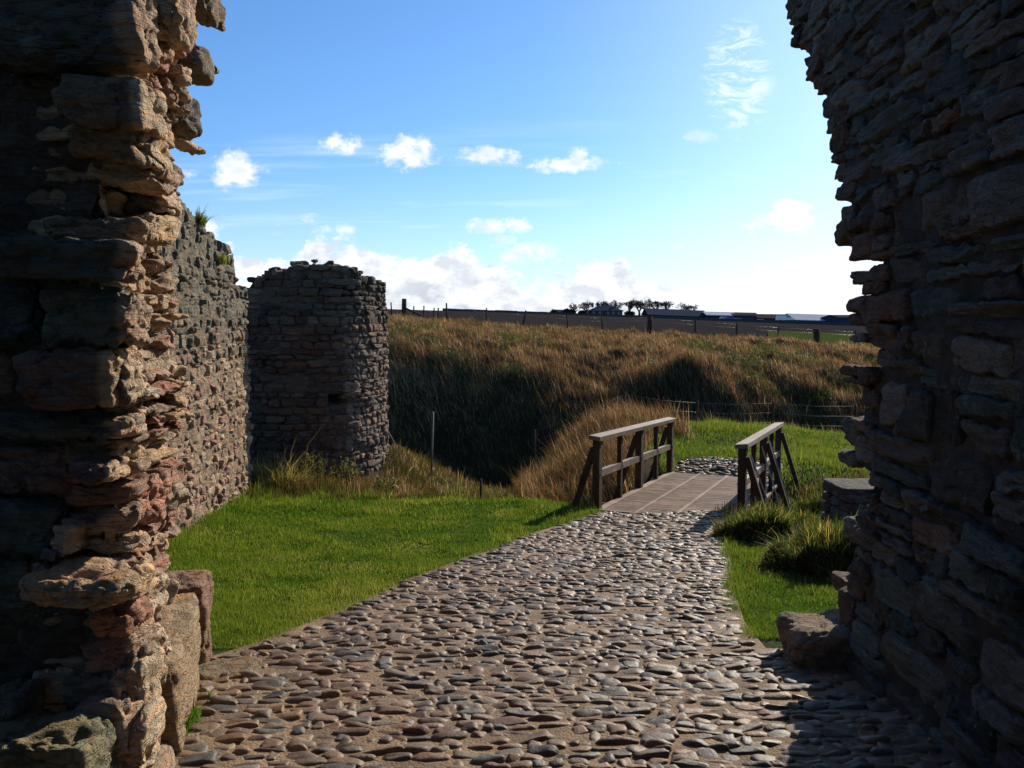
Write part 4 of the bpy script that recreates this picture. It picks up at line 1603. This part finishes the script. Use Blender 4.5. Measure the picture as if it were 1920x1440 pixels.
def banks():
    mb = MB()
    # far bank of the ditch and its crest
    for (y0, y1, n, wid, hh) in ((29.5, 37, 150000, .013, .36), (37, 47, 190000, .014, .25), (47, 57.5, 140000, .017, .22)):
        x = rng.uniform(-.64, .64, n) * (y1 + .0)
        y = rng.uniform(y0, y1, n)
        ok = in_view(x, y) & (x > -15.5) & (x > -.27 * y)
        x, y = x[ok], y[ok]
        n = len(x)
        p = np.stack([x, y, x * 0], 1)
        cl = fbm(p * .55, 3, 51)
        c2 = fbm(p * 1.9, 2, 57)
        right = sstep(x / y, .02, .30)
        g = np.clip(sstep(cl, .0, .35) * (.35 + .5 * right) + .40 * sstep(y, 48, 55) * (1 - sstep(x, 0, 4)) + .12 + .35 * (1 - sstep(y, 32, 36)), 0, .95)
        h = hh * np.exp(rng.normal(0, .35, n)) * (1 - .35 * g) * (1 + .5 * c2)
        dens = np.exp(.8 * fbm(p * 1.1, 3, 91))[:, None]
        steep = ((1 - sstep(y, 34, 36.5)) * sstep(y, 29, 30))[:, None]  # blade colours darkened on this face to deepen its shade
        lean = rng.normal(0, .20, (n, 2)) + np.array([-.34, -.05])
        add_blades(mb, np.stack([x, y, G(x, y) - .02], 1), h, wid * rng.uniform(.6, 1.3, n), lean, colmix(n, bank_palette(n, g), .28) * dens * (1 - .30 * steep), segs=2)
    tag(mb.build('bank_grass', M['dry']), 'long russet and straw coloured grass over the far bank of the ditch', 'grass', kind='stuff')
    # mound by the far end of the bridge, rim of the platform, slope by the tower
    mb = MB()

    def patch(n, x0, x1, y0, y1, ok_f, hh, green, lean0=(-.3, -.05), wid=.010, straw=.4):
        x = rng.uniform(x0, x1, n)
        y = rng.uniform(y0, y1, n)
        ok = ok_f(x, y)
        x, y = x[ok], y[ok]
        n = len(x)
        p = np.stack([x, y, x * 0], 1)
        cl = fbm(p * 1.6, 3, 61)
        g = np.clip(green + .6 * cl, 0, 1)
        h = hh * np.exp(rng.normal(0, .35, n)) * (1 + .6 * cl)
        lean = rng.normal(0, .22, (n, 2)) + np.array(lean0)
        add_blades(mb, np.stack([x, y, G(x, y) - .01], 1), np.maximum(h, .04), wid * rng.uniform(.6, 1.4, n), lean, colmix(n, bank_palette(n, g, straw), .28), segs=2)

    def off_bridge(x, y):
        s_ = (x - BL0[0]) * BDIR[0] + (y - BL0[1]) * BDIR[1]
        w_ = (x - BL0[0]) * BPERP[0] + (y - BL0[1]) * BPERP[1]
        return ~((s_ > -.2) & (s_ < BLEN + .6) & (w_ > -.12) & (w_ < BW + .12))
    # left flank of the mound
    patch(34000, .2, 3.6, 14.6, 24.5, lambda x, y: off_bridge(x, y) & (x < 2.5 + .28 * (y - 17)), .34, .22)
    patch(5000, 2.0, 4.5, 20.5, 26.5, lambda x, y: x < 4.4 - .1 * y + 2.2, .42, .2)
    # platform rim
    patch(16000, 3.0, 17, 25.3, 27.4, lambda x, y: in_view(x, y), .34, .35, wid=.014)
    # ditch sides under and around the bridge
    patch(16000, .2, 7.5, 12.2, 15.6, lambda x, y: off_bridge(x, y) & (G0(x, y) < -1.33), .20, .65, wid=.010)
    patch(6000, 2.7, 6.5, 9.8, 12.4, lambda x, y: off_bridge(x, y), .16, .8, (0, 0), wid=.008)
    # slope right of the tower and saddle
    patch(22000, -2.75, 1.4, 14.0, 20.6, lambda x, y: (x > -2.55) | (y < 15.3), .13, .68, (.1, -.1), straw=.9)
    # foot of the tower
    patch(9000, -5.6, -1.6, 13.9, 15.5, lambda x, y: x > -5.6, .19, .55, (.0, -.1))
    patch(3500, -5.2, 1.0, 13.3, 14.2, lambda x, y: x > -5.6, .13, .85, (.0, -.1))
    tag(mb.build('rough_grass', M['dry']), 'rough mixed green and orange grass on the near slopes around tower and footbridge', 'grass', kind='stuff')


banks()


def tussock(name, c, rx, ry, hz, nb, hl, green, label, cat='grass tuft', droop=.55, dry_top=True):
    """an earth hummock with long grass hanging over it"""
    z = float(G0(c[0], c[1])[0])
    root = empty(name, (c[0], c[1], z), label, cat)
    mb = MB()
    V, Q = cube_template(14)
    g = V / np.linalg.norm(V, axis=1)[:, None]
    v = g * np.array([rx, ry, hz]) * (1 + .50 * fbm(g * 1.9 + c[0], 3, 71))[:, None] + np.array([c[0], c[1], z - .02])
    mb.add(v, Q, col=(0.06, .05, .028))
    mb.build('earth_mound', M['ground'], root)
    mb = MB()
    n = nb
    d = rng.normal(0, 1, (n, 3))
    d[:, 2] = np.abs(d[:, 2]) * .9 + .02
    d /= np.linalg.norm(d, axis=1)[:, None]
    P = d * (1 + .50 * fbm(d * 1.9 + c[0], 3, 71))[:, None] * np.array([rx, ry, hz]) * .98 + np.array([c[0], c[1], z - .02])
    lean = d[:, :2] * droop + rng.normal(0, .25, (n, 2))
    r = rng.random(n)
    base = np.where((r < green)[:, None], np.array([.050, .068, .016]), np.where((r < green + .5 * (1 - green))[:, None], np.array([.30, .20, .09]), np.array([.36, .29, .15])))
    cl = fbm(d * 5 + c[1], 2, 73)
    h = hl * np.exp(rng.normal(0, .5, n)) * (1 + .9 * cl)
    lean = lean + 0.5 * np.stack([fbm(d * 4 + 9, 2, 74), fbm(d * 4 + 19, 2, 75)], 1)
    lean = np.clip(lean, -1.1, 1.1)
    add_blades(mb, P, h, rng.uniform(.004, .009, n), lean, colmix(n, base, .25), segs=2, yaw=rng.uniform(0, 3.14, n), curl=1.0)
    m = n // 3
    a, rr = rng.uniform(0, 6.28, m), rng.uniform(.8, 1.5, m)
    x, y = c[0] + rx * rr * np.cos(a), c[1] + ry * rr * np.sin(a)
    ok = ~in_path(x, y, 0.0)
    x, y = x[ok], y[ok]
    m = len(x)
    add_blades(mb, np.stack([x, y, G(x, y)], 1), hl * rng.uniform(.4, 1.1, m), rng.uniform(.004, .008, m), rng.normal(0, .5, (m, 2)), colmix(m, base[:m], .25), segs=2, yaw=rng.uniform(0, 3.14, m))
    mb.build('grass_blades', M['blade'], root)
    return root


p = ground_hit(1432, 1020)
tussock('grass_tuft', (p[0] + .02, p[1] + .32), .42, .36, .30, 15000, .060, .75, 'shaggy grass tuft beside the near end of the right-hand bridge rail')
p = ground_hit(1570, 1085)
tussock('grass_tuft', (p[0] + .12, p[1] + .4), .56, .44, .38, 19000, .062, .75, 'dark overhanging grass hummock hard against the edge of the right gate wall')
p = ground_hit(1465, 1010)
tussock('grass_tuft', (p[0] + .35, p[1] + .65), .45, .34, .22, 9000, .06, .8, 'low green grass hummock lying behind the two bigger tufts right of the bridge')
tussock('grass_tuft', (5.2, 14.3), .65, .5, .70, 12000, .12, .8, 'tall rounded grass hummock beyond the right rail of the footbridge')
tussock('grass_tuft', (-4.05, 14.55), .5, .35, .22, 4500, .17, .2, 'straw coloured grass tuft at the corner where curtain wall meets tower')
tussock('grass_tuft', (-0.9, 13.75), .22, .18, .08, 1600, .14, .6, 'small grass tuft on the lawn edge in front of the ditch')


def weed(c, hgt, wid, n, label):
    z = float(G(c[0], c[1])[0])
    root = empty('weed_bush', (c[0], c[1], z), label, 'weeds')
    st, lf = MB(), MB()
    for i in range(n):
        a = random.uniform(0, 6.28)
        r = wid * math.sqrt(random.random())
        b = np.array([c[0] + r * .6 * math.cos(a), c[1] + r * .6 * math.sin(a), z])
        t = b + np.array([r * .5 * math.cos(a), r * .5 * math.sin(a), hgt * random.uniform(.6, 1.1)])
        st.tube([b, (b + t) / 2 + rng.normal(0, .015, 3), t], [.006, .005, .003], 4, (.10, .08, .04))
        m = 26
        tt = rng.uniform(.25, 1, m)[:, None]
        P = b + (t - b) * tt + rng.normal(0, .025, (m, 3))
        base = np.array([.05, .065, .02]) if random.random() < .7 else np.array([.22, .17, .08])
        add_blades(lf, P, rng.uniform(.03, .07, m), rng.uniform(.015, .03, m), rng.normal(0, .6, (m, 2)), colmix(m, base, .25), segs=1, yaw=rng.uniform(0, 3.14, m))
    st.build('stem', M['dry'], root)
    lf.build('leaf', M['blade'], root)


weed((-3.55, 14.9), .62, .30, 42, 'dark leafy weeds growing against the shaded foot of the tower')
weed((-2.1, 14.3), .34, .22, 30, 'low dark weed clump on the bank in front of the tower corner')
weed((-3.0, 15.1), .55, .25, 26, 'dry seed-headed weeds at the foot of the tower beside the darker ones')


def wall_plants():
    for (px, py, d, hgt, label) in ((374, 420, 11.1, .13, 'small grass tuft sprouting from the top of the curtain wall'), (412, 492, 12.1, .09, 'yellowish plant rooted in the face of the curtain wall below its top')):
        p = ray_at(px, py, d)
        mb = MB()
        n = 160
        P = p + rng.normal(0, .04, (n, 3)) * np.array([1, 1, .6])
        add_blades(mb, P, hgt * np.exp(rng.normal(0, .3, n)), rng.uniform(.008, .016, n), rng.normal(0, .4, (n, 2)) + np.array([.2, 0]), colmix(n, np.array([.13, .13, .04]), .3), segs=2)
        tag(mb.build('wall_plant', M['blade'], origin=p), label, 'plant')
    p = ground_hit(345, 1375)
    z = float(G0(*p)[0])
    mb = MB()
    n = 260
    P = np.array([p[0], p[1], z]) + rng.normal(0, 1, (n, 3)) * np.array([.02, .09, .01])
    add_blades(mb, P, rng.uniform(.04, .13, n), rng.uniform(.005, .010, n), rng.normal(0, .4, (n, 2)) + np.array([.1, 0]), colmix(n, np.array([.06, .12, .02]), .3), segs=2)
    tag(mb.build('wall_plant', M['blade'], origin=(p[0], p[1], z)), 'little green weeds at the foot of the left jamb beside the cobbles', 'plant')


wall_plants()


def scrub():
    mb = MB()
    for (x0, x1, y0, y1, n, hh) in ((-5, 14, 34, 43, 26, .55), (1.5, 12, 24.8, 27, 10, .35), (-1.9, .6, 16, 20, 7, .22), (.6, 3, 15.5, 22, 8, .3)):
        for _ in range(n):
            c = np.array([random.uniform(x0, x1), random.uniform(y0, y1)])
            r = random.uniform(.3, 1.0) * (1 if y0 > 30 else .45)
            m = int(260 * r / .6)
            xy = c + rng.normal(0, r * .5, (m, 2)) * np.array([1.3, .8])
            z = G(xy[:, 0], xy[:, 1]) + rng.uniform(0, 1, m) * hh * np.exp(-((xy - c) ** 2).sum(1) / r ** 2)
            w_ = .04 if y0 > 30 else .022
            base = np.array([.045, .062, .020]) * random.uniform(.7, 1.5)
            add_blades(mb, np.c_[xy, z], rng.uniform(.06, .16, m) * (1.3 if y0 > 30 else .7), rng.uniform(.6, 1.5, m) * w_, rng.normal(0, .6, (m, 2)), colmix(m, base, .3), segs=1, yaw=rng.uniform(0, 3.14, m))
    tag(mb.build('bank_scrub', M['blade']), 'dark green nettles and brambles scattered through the long grass of the banks', 'scrub', kind='stuff')


scrub()

# ------------------------------------------------------------ stakes and fences


def pole(name, a, b, r, mat, label, cat):
    mb = MB()
    mb.tube([a, b], [r, r * .92], 8)
    tag(mb.build(name, mat, origin=a), label, cat)


def stakes():
    b = ray_at(808, 897, 17.6)
    t = ray_at(812, 772, 17.6)
    pole('fence_stake', b - [0, 0, .3], t, .022, M['stake'], 'tall thin pale stake standing alone between tower and ditch', 'stake')
    b = ray_at(901, 936, 15.2)
    t = ray_at(902, 898, 15.2)
    pole('fence_stake', b - [0, 0, .2], t, .022, M['timber'], 'short dark stake at the edge of the lawn in front of the ditch', 'stake')
    a = ray_at(745, 836, 18.2)
    b = ray_at(716, 790, 18.2)
    pole('leaning_stake', a - [0, 0, .05], b, .018, M['stake'], 'pale stake leaning against the right side of the tower', 'stake')
    a = ray_at(727, 858, 18.0)
    b = ray_at(751, 836, 18.1)
    pole('leaning_stake', a - [0, 0, .05], b, .022, M['timber'], 'dark stub slanting out of the grass right of the tower foot', 'stake')
    # wire fence round the platform
    root = empty('wire_fence', ray_at(1300, 790, 26.6), 'thin post and wire fence along the far rim of the green platform', 'fence')
    fp = [(1003, 806, 27.3), (1172, 736, 27.2), (1308, 752, 27.0), (1450, 752, 26.2), (1604, 758, 25.4), (1760, 770, 24.5)]
    tops = []
    for px, py, d in fp:
        t = ray_at(px, py, d)
        z = float(G0(t[0], t[1])[0]) - .2
        z = min(z, t[2] - .8)
        mb = MB()
        mb.tube([(t[0], t[1], z), t], .035, 6)
        mb.build('post', M['timber'], root)
        tops.append(t)
    for k, dz in enumerate((.06, .36, .66)):
        mb = MB()
        for i in range(len(tops) - 1):
            a, b = tops[i] - [0, 0, dz], tops[i + 1] - [0, 0, dz]
            mb.tube([a, (a + b) / 2 - [0, 0, .05], b], .0025, 4)
        mb.build('wire', M['metal'], root)
    # crest fence
    root = empty('field_fence', ray_at(900, 595, 57), 'old fence of thin leaning posts and wire along the crest of the far bank', 'fence')
    fp = [(733, 567, 584, .05), (776, 574, 583, .03), (795, 573, 584, .05), (814, 577, 585, .04), (822, 577, 586, .05), (837, 568, 590, .06), (912, 577, 594, .05), (986, 582, 602, .07), (1063, 590, 607, .05), (1128, 594, 610, .05),
          (1219, 593, 616, .18), (1304, 600, 618, .06), (1382, 606, 622, .07), (1460, 612, 628, .05), (1531, 616, 646, .22), (1604, 620, 643, .07)]
    tops = []
    for i, (px, p0, p1, w_) in enumerate(fp):
        d = 55.5
        t = ray_at(px, p0, d)
        g = float(G0(t[0], t[1])[0])
        b = np.array([t[0] - (0.25 if px == 986 else random.uniform(-.08, .08)), d, min(ray_at(px, p1, d)[2], g) - .15])
        mb = MB()
        mb.tube([b, t], [max(w_, .05), max(w_, .05) * .9], 6)
        mb.build('post', M['timber'], root)
        tops.append(t)
    for dz in (.08, .3):
        mb = MB()
        for i in range(len(tops) - 1):
            mb.tube([tops[i] - [0, 0, dz], tops[i + 1] - [0, 0, dz]], .0025, 3)
        mb.build('wire', M['metal'], root)
    # straining post
    b, t = ray_at(757, 592, 54.5), ray_at(758, 560, 54.5)
    root = empty('straining_post', b, 'thick dark straining post with a slanting strut on the crest beside the tower', 'post')
    mb = MB()
    mb.tube([b - [0, 0, .3], t], [.17, .15], 10)
    mb.build('post', M['timber'], root)
    mb = MB()
    mb.tube([ray_at(761, 578, 54.4), ray_at(800, 597, 54.0)], .06, 6)
    mb.build('strut', M['timber'], root)


stakes()

# ------------------------------------------------------------ far fields and farm


def far_land():
    def z300(x): return 4.6 - 0.036 * (x + 23)

    def zf(x, y):
        crest = np.interp(x / np.maximum(y, 1) * 64, [-16, 30], [1.9, -0.9]) - 0.9
        t = sstep(y, 60, 300)
        a = crest * (1 - t) + (4.6 - 0.036 * (np.clip(x, -300, 320) + 23)) * t
        beyond = np.maximum(0, y - 420)
        return a - beyond * 0.02 + 0.3 * fbm(np.stack([x * .01, y * .01, x * 0], 1), 3, 5) * sstep(y, 100, 300)

    def cf(x, y):
        return np.tile(np.array([.040, .036, .034]), (len(x), 1))
    ys = np.concatenate([np.arange(60, 120, 4), np.arange(120, 440, 12), np.geomspace(440, 4000, 18)])
    us = np.linspace(-1.6, 1.6, 120)
    V, C_ = [], []
    for y in ys:
        x = us * y
        z = zf(x, np.full(len(x), y))
        V.append(np.stack([x, np.full(len(x), y), z], 1))
    V = np.concatenate(V)
    nx = len(us)
    i = np.arange(len(V)).reshape(len(ys), nx)
    q = np.stack([i[:-1, :-1].ravel(), i[:-1, 1:].ravel(), i[1:, 1:].ravel(), i[1:, :-1].ravel()], 1)
    x, y = V[:, 0], V[:, 1]
    # ploughed earth, then pale stubble strip at the farm, green pasture to the right in front
    c = np.tile(np.array([.045, .040, .040]), (len(V), 1))
    c = np.where((y > 296)[:, None], np.array([.14, .125, .075]), c)
    mb = MB()
    mb.add(V, q, col=c)
    tag(mb.build('field', M['field']), kind='structure')
    # pasture sheet
    mb = MB()
    ys = np.arange(62, 130, 4)
    V = []
    for y_ in ys:
        x = np.linspace(.30, .62, 20) * y_
        V.append(np.stack([x, np.full(20, y_), zf(x, np.full(20, y_)) + .02 + .004 * y_], 1))
    V = np.concatenate(V)
    i = np.arange(len(V)).reshape(len(ys), 20)
    q = np.stack([i[:-1, :-1].ravel(), i[:-1, 1:].ravel(), i[1:, 1:].ravel(), i[1:, :-1].ravel()], 1)
    mb.add(V, q, col=(.075, .095, .03))
    tag(mb.build('pasture', M['field']), kind='structure')
    return zf


ZF = far_land()
FARM = {
    'wall': plain('farm_stone', (0.075, .07, .07)), 'roof_grey': plain('slate_roof', (0.055, .06, .08)), 'roof_brown': plain('rusty_sheet_roof', (0.065, .052, .05)),
    'roof_pale': plain('pale_sheet_roof', (0.42, .45, .48), .45), 'blue': plain('blue_cladding', (0.035, .055, .10)), 'dark': plain('dark_cladding', (0.03, .032, .045)),
    'door': plain('barn_door', (0.05, .05, .06)), 'glass': plain('window_glass', (0.03, .035, .05), .1, .6), 'white': plain('white_paint', (0.75, .75, .76), .4), 'tyre': plain('tyre_rubber', (0.02, .02, .02)),
    'bark': plain('bark', (0.07, .055, .05)), 'leaf': plain('conifer_foliage', (0.025, .04, .02)), 'purple': plain('purple_paint', (0.16, .10, .30), .3), 'silver': plain('silver_paint', (0.4, .42, .45), .3),
}


def fx(px, d): return uv_of(px, 600)[0] * d


def fz(py, d): return EYE + uv_of(960, py)[1] * d


def building(name, px0, px1, base, eave, ridge, d, depth, wall, roof, label, cat='barn', doors=(), windows=(), chim=(), hip=0.0, rise=0.0, skylights=()):
    x0, x1 = fx(px0, d), fx(px1, d)
    zb, ze, zr = fz(base, d), fz(eave, d), fz(ridge, d)
    root = empty(name, ((x0 + x1) / 2, d, zb), label, cat)
    mb = MB()
    y1 = d + depth
    V = [(x0, d, zb - 2), (x1, d, zb - 2 - rise), (x1, y1, zb - 2 - rise), (x0, y1, zb - 2), (x0, d, ze), (x1, d, ze - rise), (x1, y1, ze - rise), (x0, y1, ze)]
    ym = d + depth / 2
    V += [(x0 + hip, ym, zr), (x1 - hip, ym, zr - rise)]
    mb.add(V, [(0, 1, 5, 4), (1, 2, 6, 5), (2, 3, 7, 6), (3, 0, 4, 7)], [(4, 8, 7), (5, 6, 9)])
    mb.build('wall', wall, root, smooth=False)
    mb = MB()
    o = .5
    dz = (zr - ze) / (depth / 2) * o
    A = [(x0 - o, d - o, ze - dz), (x1 + o, d - o, ze - dz - rise), (x1 - hip + (o if hip == 0 else 0), ym, zr + .12 - rise), (x0 + hip - (o if hip == 0 else 0), ym, zr + .12), (x1 + o, y1 + o, ze - dz - rise), (x0 - o, y1 + o, ze - dz)]
    B = [(a, b, c + .28) for a, b, c in A]
    tr = [(1, 4, 2), (0, 3, 5)] if hip else []
    tt = [(a + 6, b + 6, c + 6) for a, b, c in tr]
    mb.add(A + B, [(0, 1, 2, 3), (3, 2, 4, 5), (6, 7, 8, 9), (9, 8, 10, 11), (0, 1, 7, 6), (4, 5, 11, 10)] + ([] if hip else [(1, 2, 8, 7), (2, 4, 10, 8), (0, 3, 9, 6), (3, 5, 11, 9)]), tr + tt)
    rf = mb.build('roof', roof, root, smooth=False)
    for c in chim:
        mb = MB()
        x = fx(c, d)
        mb.box((x, ym, zr + .4), (.9, 1.1, 1.7))
        mb.box((x, ym, zr + 1.3), (1.05, 1.25, .18))
        mb.build('chimney', wall, rf, smooth=False)
    for c0, c1, h_ in doors:
        mb = MB()
        a, b = fx(c0, d), fx(c1, d)
        zt = zb + h_ * (ze - zb)
        mb.box(((a + b) / 2, d - .06, (zb + zt) / 2 - rise * .5), (b - a, .12, zt - zb))
        mb.build('door', FARM['door'], root, smooth=False)
    for c in windows:
        mb = MB()
        a = fx(c, d)
        mb.box((a, d - .05, (zb + ze) / 2 + .3), (1.0, .1, 1.3))
        mb.build('window', FARM['glass'], root, smooth=False)
    return root


def vehicle(px, py, d, L, Hh, body, label, cat, van=False):
    x, z = fx(px, d), fz(py, d)
    root = empty('parked_van' if van else 'parked_car', (x, d, z), label, cat)
    mb = MB()
    wd = 1.8 if not van else 2.1
    prof = [(-.5, .25), (-.5, .55), (-.45, .95), (-.42, 1.0), (.28, 1.0), (.38, .6), (.5, .5), (.5, .25)] if van else [(-.5, .3), (-.5, .6), (-.42, .66), (-.3, 1.0), (.12, 1.0), (.28, .64), (.48, .56), (.5, .3)]
    V = []
    for s in (-1, 1):
        for i, (a, b) in enumerate(prof):
            ins = .12 if b > .9 else 0
            V.append((x + a * L, d + s * (wd / 2 - ins), z + b * Hh))
    n = len(prof)
    Q = [(i, (i + 1) % n, n + (i + 1) % n, n + i) for i in range(n)]
    mb.add(V, Q)
    for s in (0, n):
        mb.add([V[s + i] for i in range(n)], [(0, 1, 6, 7), (1, 2, 5, 6), (2, 3, 4, 5)])
    mb.build('body', body, root, smooth=False)
    for s in (-1, 1):
        mb = MB()
        mb.box((x + (-.08 if not van else .2) * L, d + s * (wd / 2 - .05), z + .8 * Hh), (L * (.4 if not van else .2), .06, Hh * .24))
        mb.build('window', FARM['glass'], root, smooth=False)
    for a in (-.3, .3):
        for s in (-1, 1):
            mb = MB()
            mb.tube([(x + a * L, d + s * (wd / 2 - .2), z + .33), (x + a * L, d + s * (wd / 2 + .02), z + .33)], .33, 12)
            mb.build('wheel', FARM['tyre'], root)


def farm():
    building('farmhouse', 1106, 1167, 594, 583, 574, 350, 11, FARM['wall'], FARM['roof_grey'], 'two-storey stone farmhouse with hipped slate roof and chimneys among bare trees on the horizon', 'house',
             windows=(1113, 1125, 1140, 1150, 1160), chim=(1113, 1123, 1157), hip=4.5, doors=((1131, 1135, .5),))
    building('farm_cottage', 1042, 1057, 590, 586, 582, 352, 7, FARM['wall'], FARM['roof_grey'], 'low grey cottage between evergreens at the left end of the distant farm', 'house', windows=(1046, 1053))
    building('long_barn', 1216, 1326, 596, 590, 579, 340, 16, FARM['dark'], FARM['roof_grey'], 'long dark barn with grey ridged roof next to the bare trees', rise=1.0, doors=((1228, 1240, .8),))
    building('long_barn', 1300, 1424, 600, 591, 585, 362, 16, FARM['dark'], FARM['roof_brown'], 'long brown-roofed shed behind the pale-roofed one in the middle of the farm', rise=.6)
    building('farm_shed', 1326, 1380, 602, 591, 586, 335, 12, FARM['dark'], FARM['roof_pale'], 'open-fronted shed with a narrow pale roof, right of the long dark barn', doors=((1335, 1345, .8), (1352, 1362, .8)), rise=.3)
    building('farm_shed', 1379, 1412, 604, 592, 589, 333, 12, FARM['blue'], FARM['roof_brown'], 'boxy blue-clad shed right of the narrow pale roof', doors=((1388, 1400, .7),))
    building('long_barn', 1424, 1492, 605, 597, 590, 345, 18, FARM['wall'], FARM['roof_brown'], 'brown-roofed barn directly behind the white van', rise=.2, doors=((1435, 1445, .8),))
    building('farm_shed', 1492, 1578, 607, 600, 589, 340, 20, FARM['dark'], FARM['roof_pale'], 'wide barn with a broad white sheet roof towards the right end of the farm', rise=.6)
    building('farm_shed', 1574, 1690, 613, 596, 592, 325, 18, FARM['blue'], FARM['roof_brown'], 'tall blue-clad shed beside the right gate wall, last of the farm buildings', doors=((1610, 1622, .7),))
    vehicle(1471, 603, 322, 6.2, 2.3, FARM['white'], 'long white van parked in front of the brown-roofed barn', 'van', True)
    vehicle(1359, 601, 325, 4.2, 1.5, FARM['white'], 'small white car parked by the pale-roofed shed', 'car')
    vehicle(1371, 601, 324, 4.2, 1.5, FARM['purple'], 'purple car parked right of the small white car', 'car')
    vehicle(1385, 604, 322, 4.2, 1.5, FARM['silver'], 'silver car parked before the boxy blue-clad shed', 'car')
    vehicle(1427, 606, 322, 4.2, 1.5, FARM['white'], 'white car standing alone left of the long white van', 'car')
    # boundary wall of the farm: low verge line
    mb = MB()
    for i in range(60):
        a, b = 830 + i * 14, 830 + (i + 1) * 14
        d = 300
        x0, x1 = fx(a, d), fx(b, d)
        z0, z1 = (4.6 - 0.036 * (x0 + 23)), (4.6 - 0.036 * (x1 + 23))
        mb.beam((x0, d, z0 + .3), (x1, d, z1 + .3), .6, 1.3 + .3 * random.random())
    tag(mb.build('field_wall', FARM['wall'], smooth=False, origin=(50, 300, 2)), 'long low drystone wall between the dark ploughed field and the farm', 'wall')


farm()


def bare_tree_mesh(seed):
    random.seed(seed)
    tr, br = MB(), MB()

    def grow(p, d, L, r, lev):
        q = p + d * L
        mid = (p + q) / 2 + np.array([random.gauss(0, .04), random.gauss(0, .04), 0]) * L
        (tr if lev == 0 else br).tube([p, mid, q], [r, r * .85, r * .7], 5 if lev < 2 else 3)
        if lev >= 6:
            return
        for i in range(5 if lev == 0 else (4 if lev == 1 else random.choice((2, 2, 3)))):
            a = random.uniform(0, 6.28)
            sp = random.uniform(.35, .85)
            nd = d + sp * np.array([math.cos(a), math.sin(a), random.uniform(-.25, .25)])
            nd /= np.linalg.norm(nd)
            grow(p + (q - p) * random.uniform(.7, 1), nd, L * random.uniform(.66, .86), max(r * .56, .028), lev + 1)
    grow(np.zeros(3), np.array([0, 0, 1.0]), 1.3, .28, 0)
    return tr, br


def trees():
    protos = []
    for s in (3, 11, 23):
        tr, br = bare_tree_mesh(s)
        root = empty('bare_tree', (0, 0, 0), 'x', 'tree', 'bare trees round the distant farm')
        tr.build('trunk', FARM['bark'], root)
        br.build('branches', FARM['bark'], root)
        root['top'] = float(max(v[:, 2].max() for v in br.v))
        protos.append(root)
    spots = [(1078, 567, 'first bare tree left of the farmhouse, behind the dark evergreens'), (1100, 562, 'bare tree touching the left end of the farmhouse roof'), (1127, 563, 'wispy bare tree rising over the left half of the farmhouse roof'),
             (1150, 561, 'bare tree rising over the right half of the farmhouse roof'), (1180, 559, 'tall bare tree just right of the farmhouse'), (1198, 561, 'bare tree between farmhouse and long barn, second from the house'),
             (1212, 560, 'bare tree at the left gable of the long dark barn'), (1230, 559, 'bare tree rising behind the left end of the long barn roof'), (1250, 563, 'lower bare tree behind the middle of the long barn roof'),
             (1283, 566, 'bare tree standing apart behind the long barn, rightmost of the row'), (1297, 569, 'small low bare tree at the far right edge of the row')]
    used = [False] * 3
    for i, (px, py, lab) in enumerate(spots):
        k = i % 3
        if not used[k]:
            o = protos[k]
            used[k] = True
        else:
            src = protos[k]
            o = src.copy()
            COL.objects.link(o)
            for ch in list(src.children):
                c = ch.copy()
                COL.objects.link(c)
                c.parent = o
        d = 366 + (i % 2) * 8
        zb = fz(593, d)
        zt = fz(py, d)
        o.location = (fx(px, d), d, zb)
        s = (zt - zb) / o['top']
        o.scale = (s * 1.2, s * 1.2, s)
        o.rotation_euler = (0, 0, i * 1.3)
        o['label'] = lab
        bpy.context.view_layer.update()
    random.seed(5)
    for (px, top, w_, lab) in ((1038, 581, 3.2, 'dark low evergreen at the far left of the distant farm'), (1062, 579, 3.4, 'dark evergreen right of the low grey cottage'), (1072, 580, 3.6, 'rounded dark evergreen left of the bare trees'),
                               (1092, 582, 4.0, 'dark evergreen bush at the left corner of the farmhouse'), (1180, 584, 4.5, 'low dark evergreen between farmhouse and long barn')):
        d = 345
        x = fx(px, d)
        zb, zt = fz(594, d), fz(top, d)
        root = empty('evergreen_tree', (x, d, zb), lab, 'tree', 'evergreens round the distant farm')
        mb = MB()
        mb.tube([(x, d, zb - 1), (x, d, (zb + zt) / 2)], [.25, .15], 6)
        mb.build('trunk', FARM['bark'], root)
        mb = MB()
        n = 1500
        dd = rng.normal(0, 1, (n, 3))
        dd /= np.linalg.norm(dd, axis=1)[:, None]
        rr = rng.uniform(.45, 1.0, n)[:, None] * (1 + .25 * fbm(dd * 2 + px, 2, 3))[:, None]
        P = dd * rr * np.array([w_ / 2, w_ / 2, (zt - zb) / 2]) + np.array([x, d, (zb + zt) / 2])
        add_blades(mb, P, rng.uniform(.3, .7, n), rng.uniform(.2, .4, n), rng.normal(0, .5, (n, 2)), np.ones((n, 3)), segs=1, yaw=rng.uniform(0, 3.1, n))
        mb.build('crown', FARM['leaf'], root)


trees()
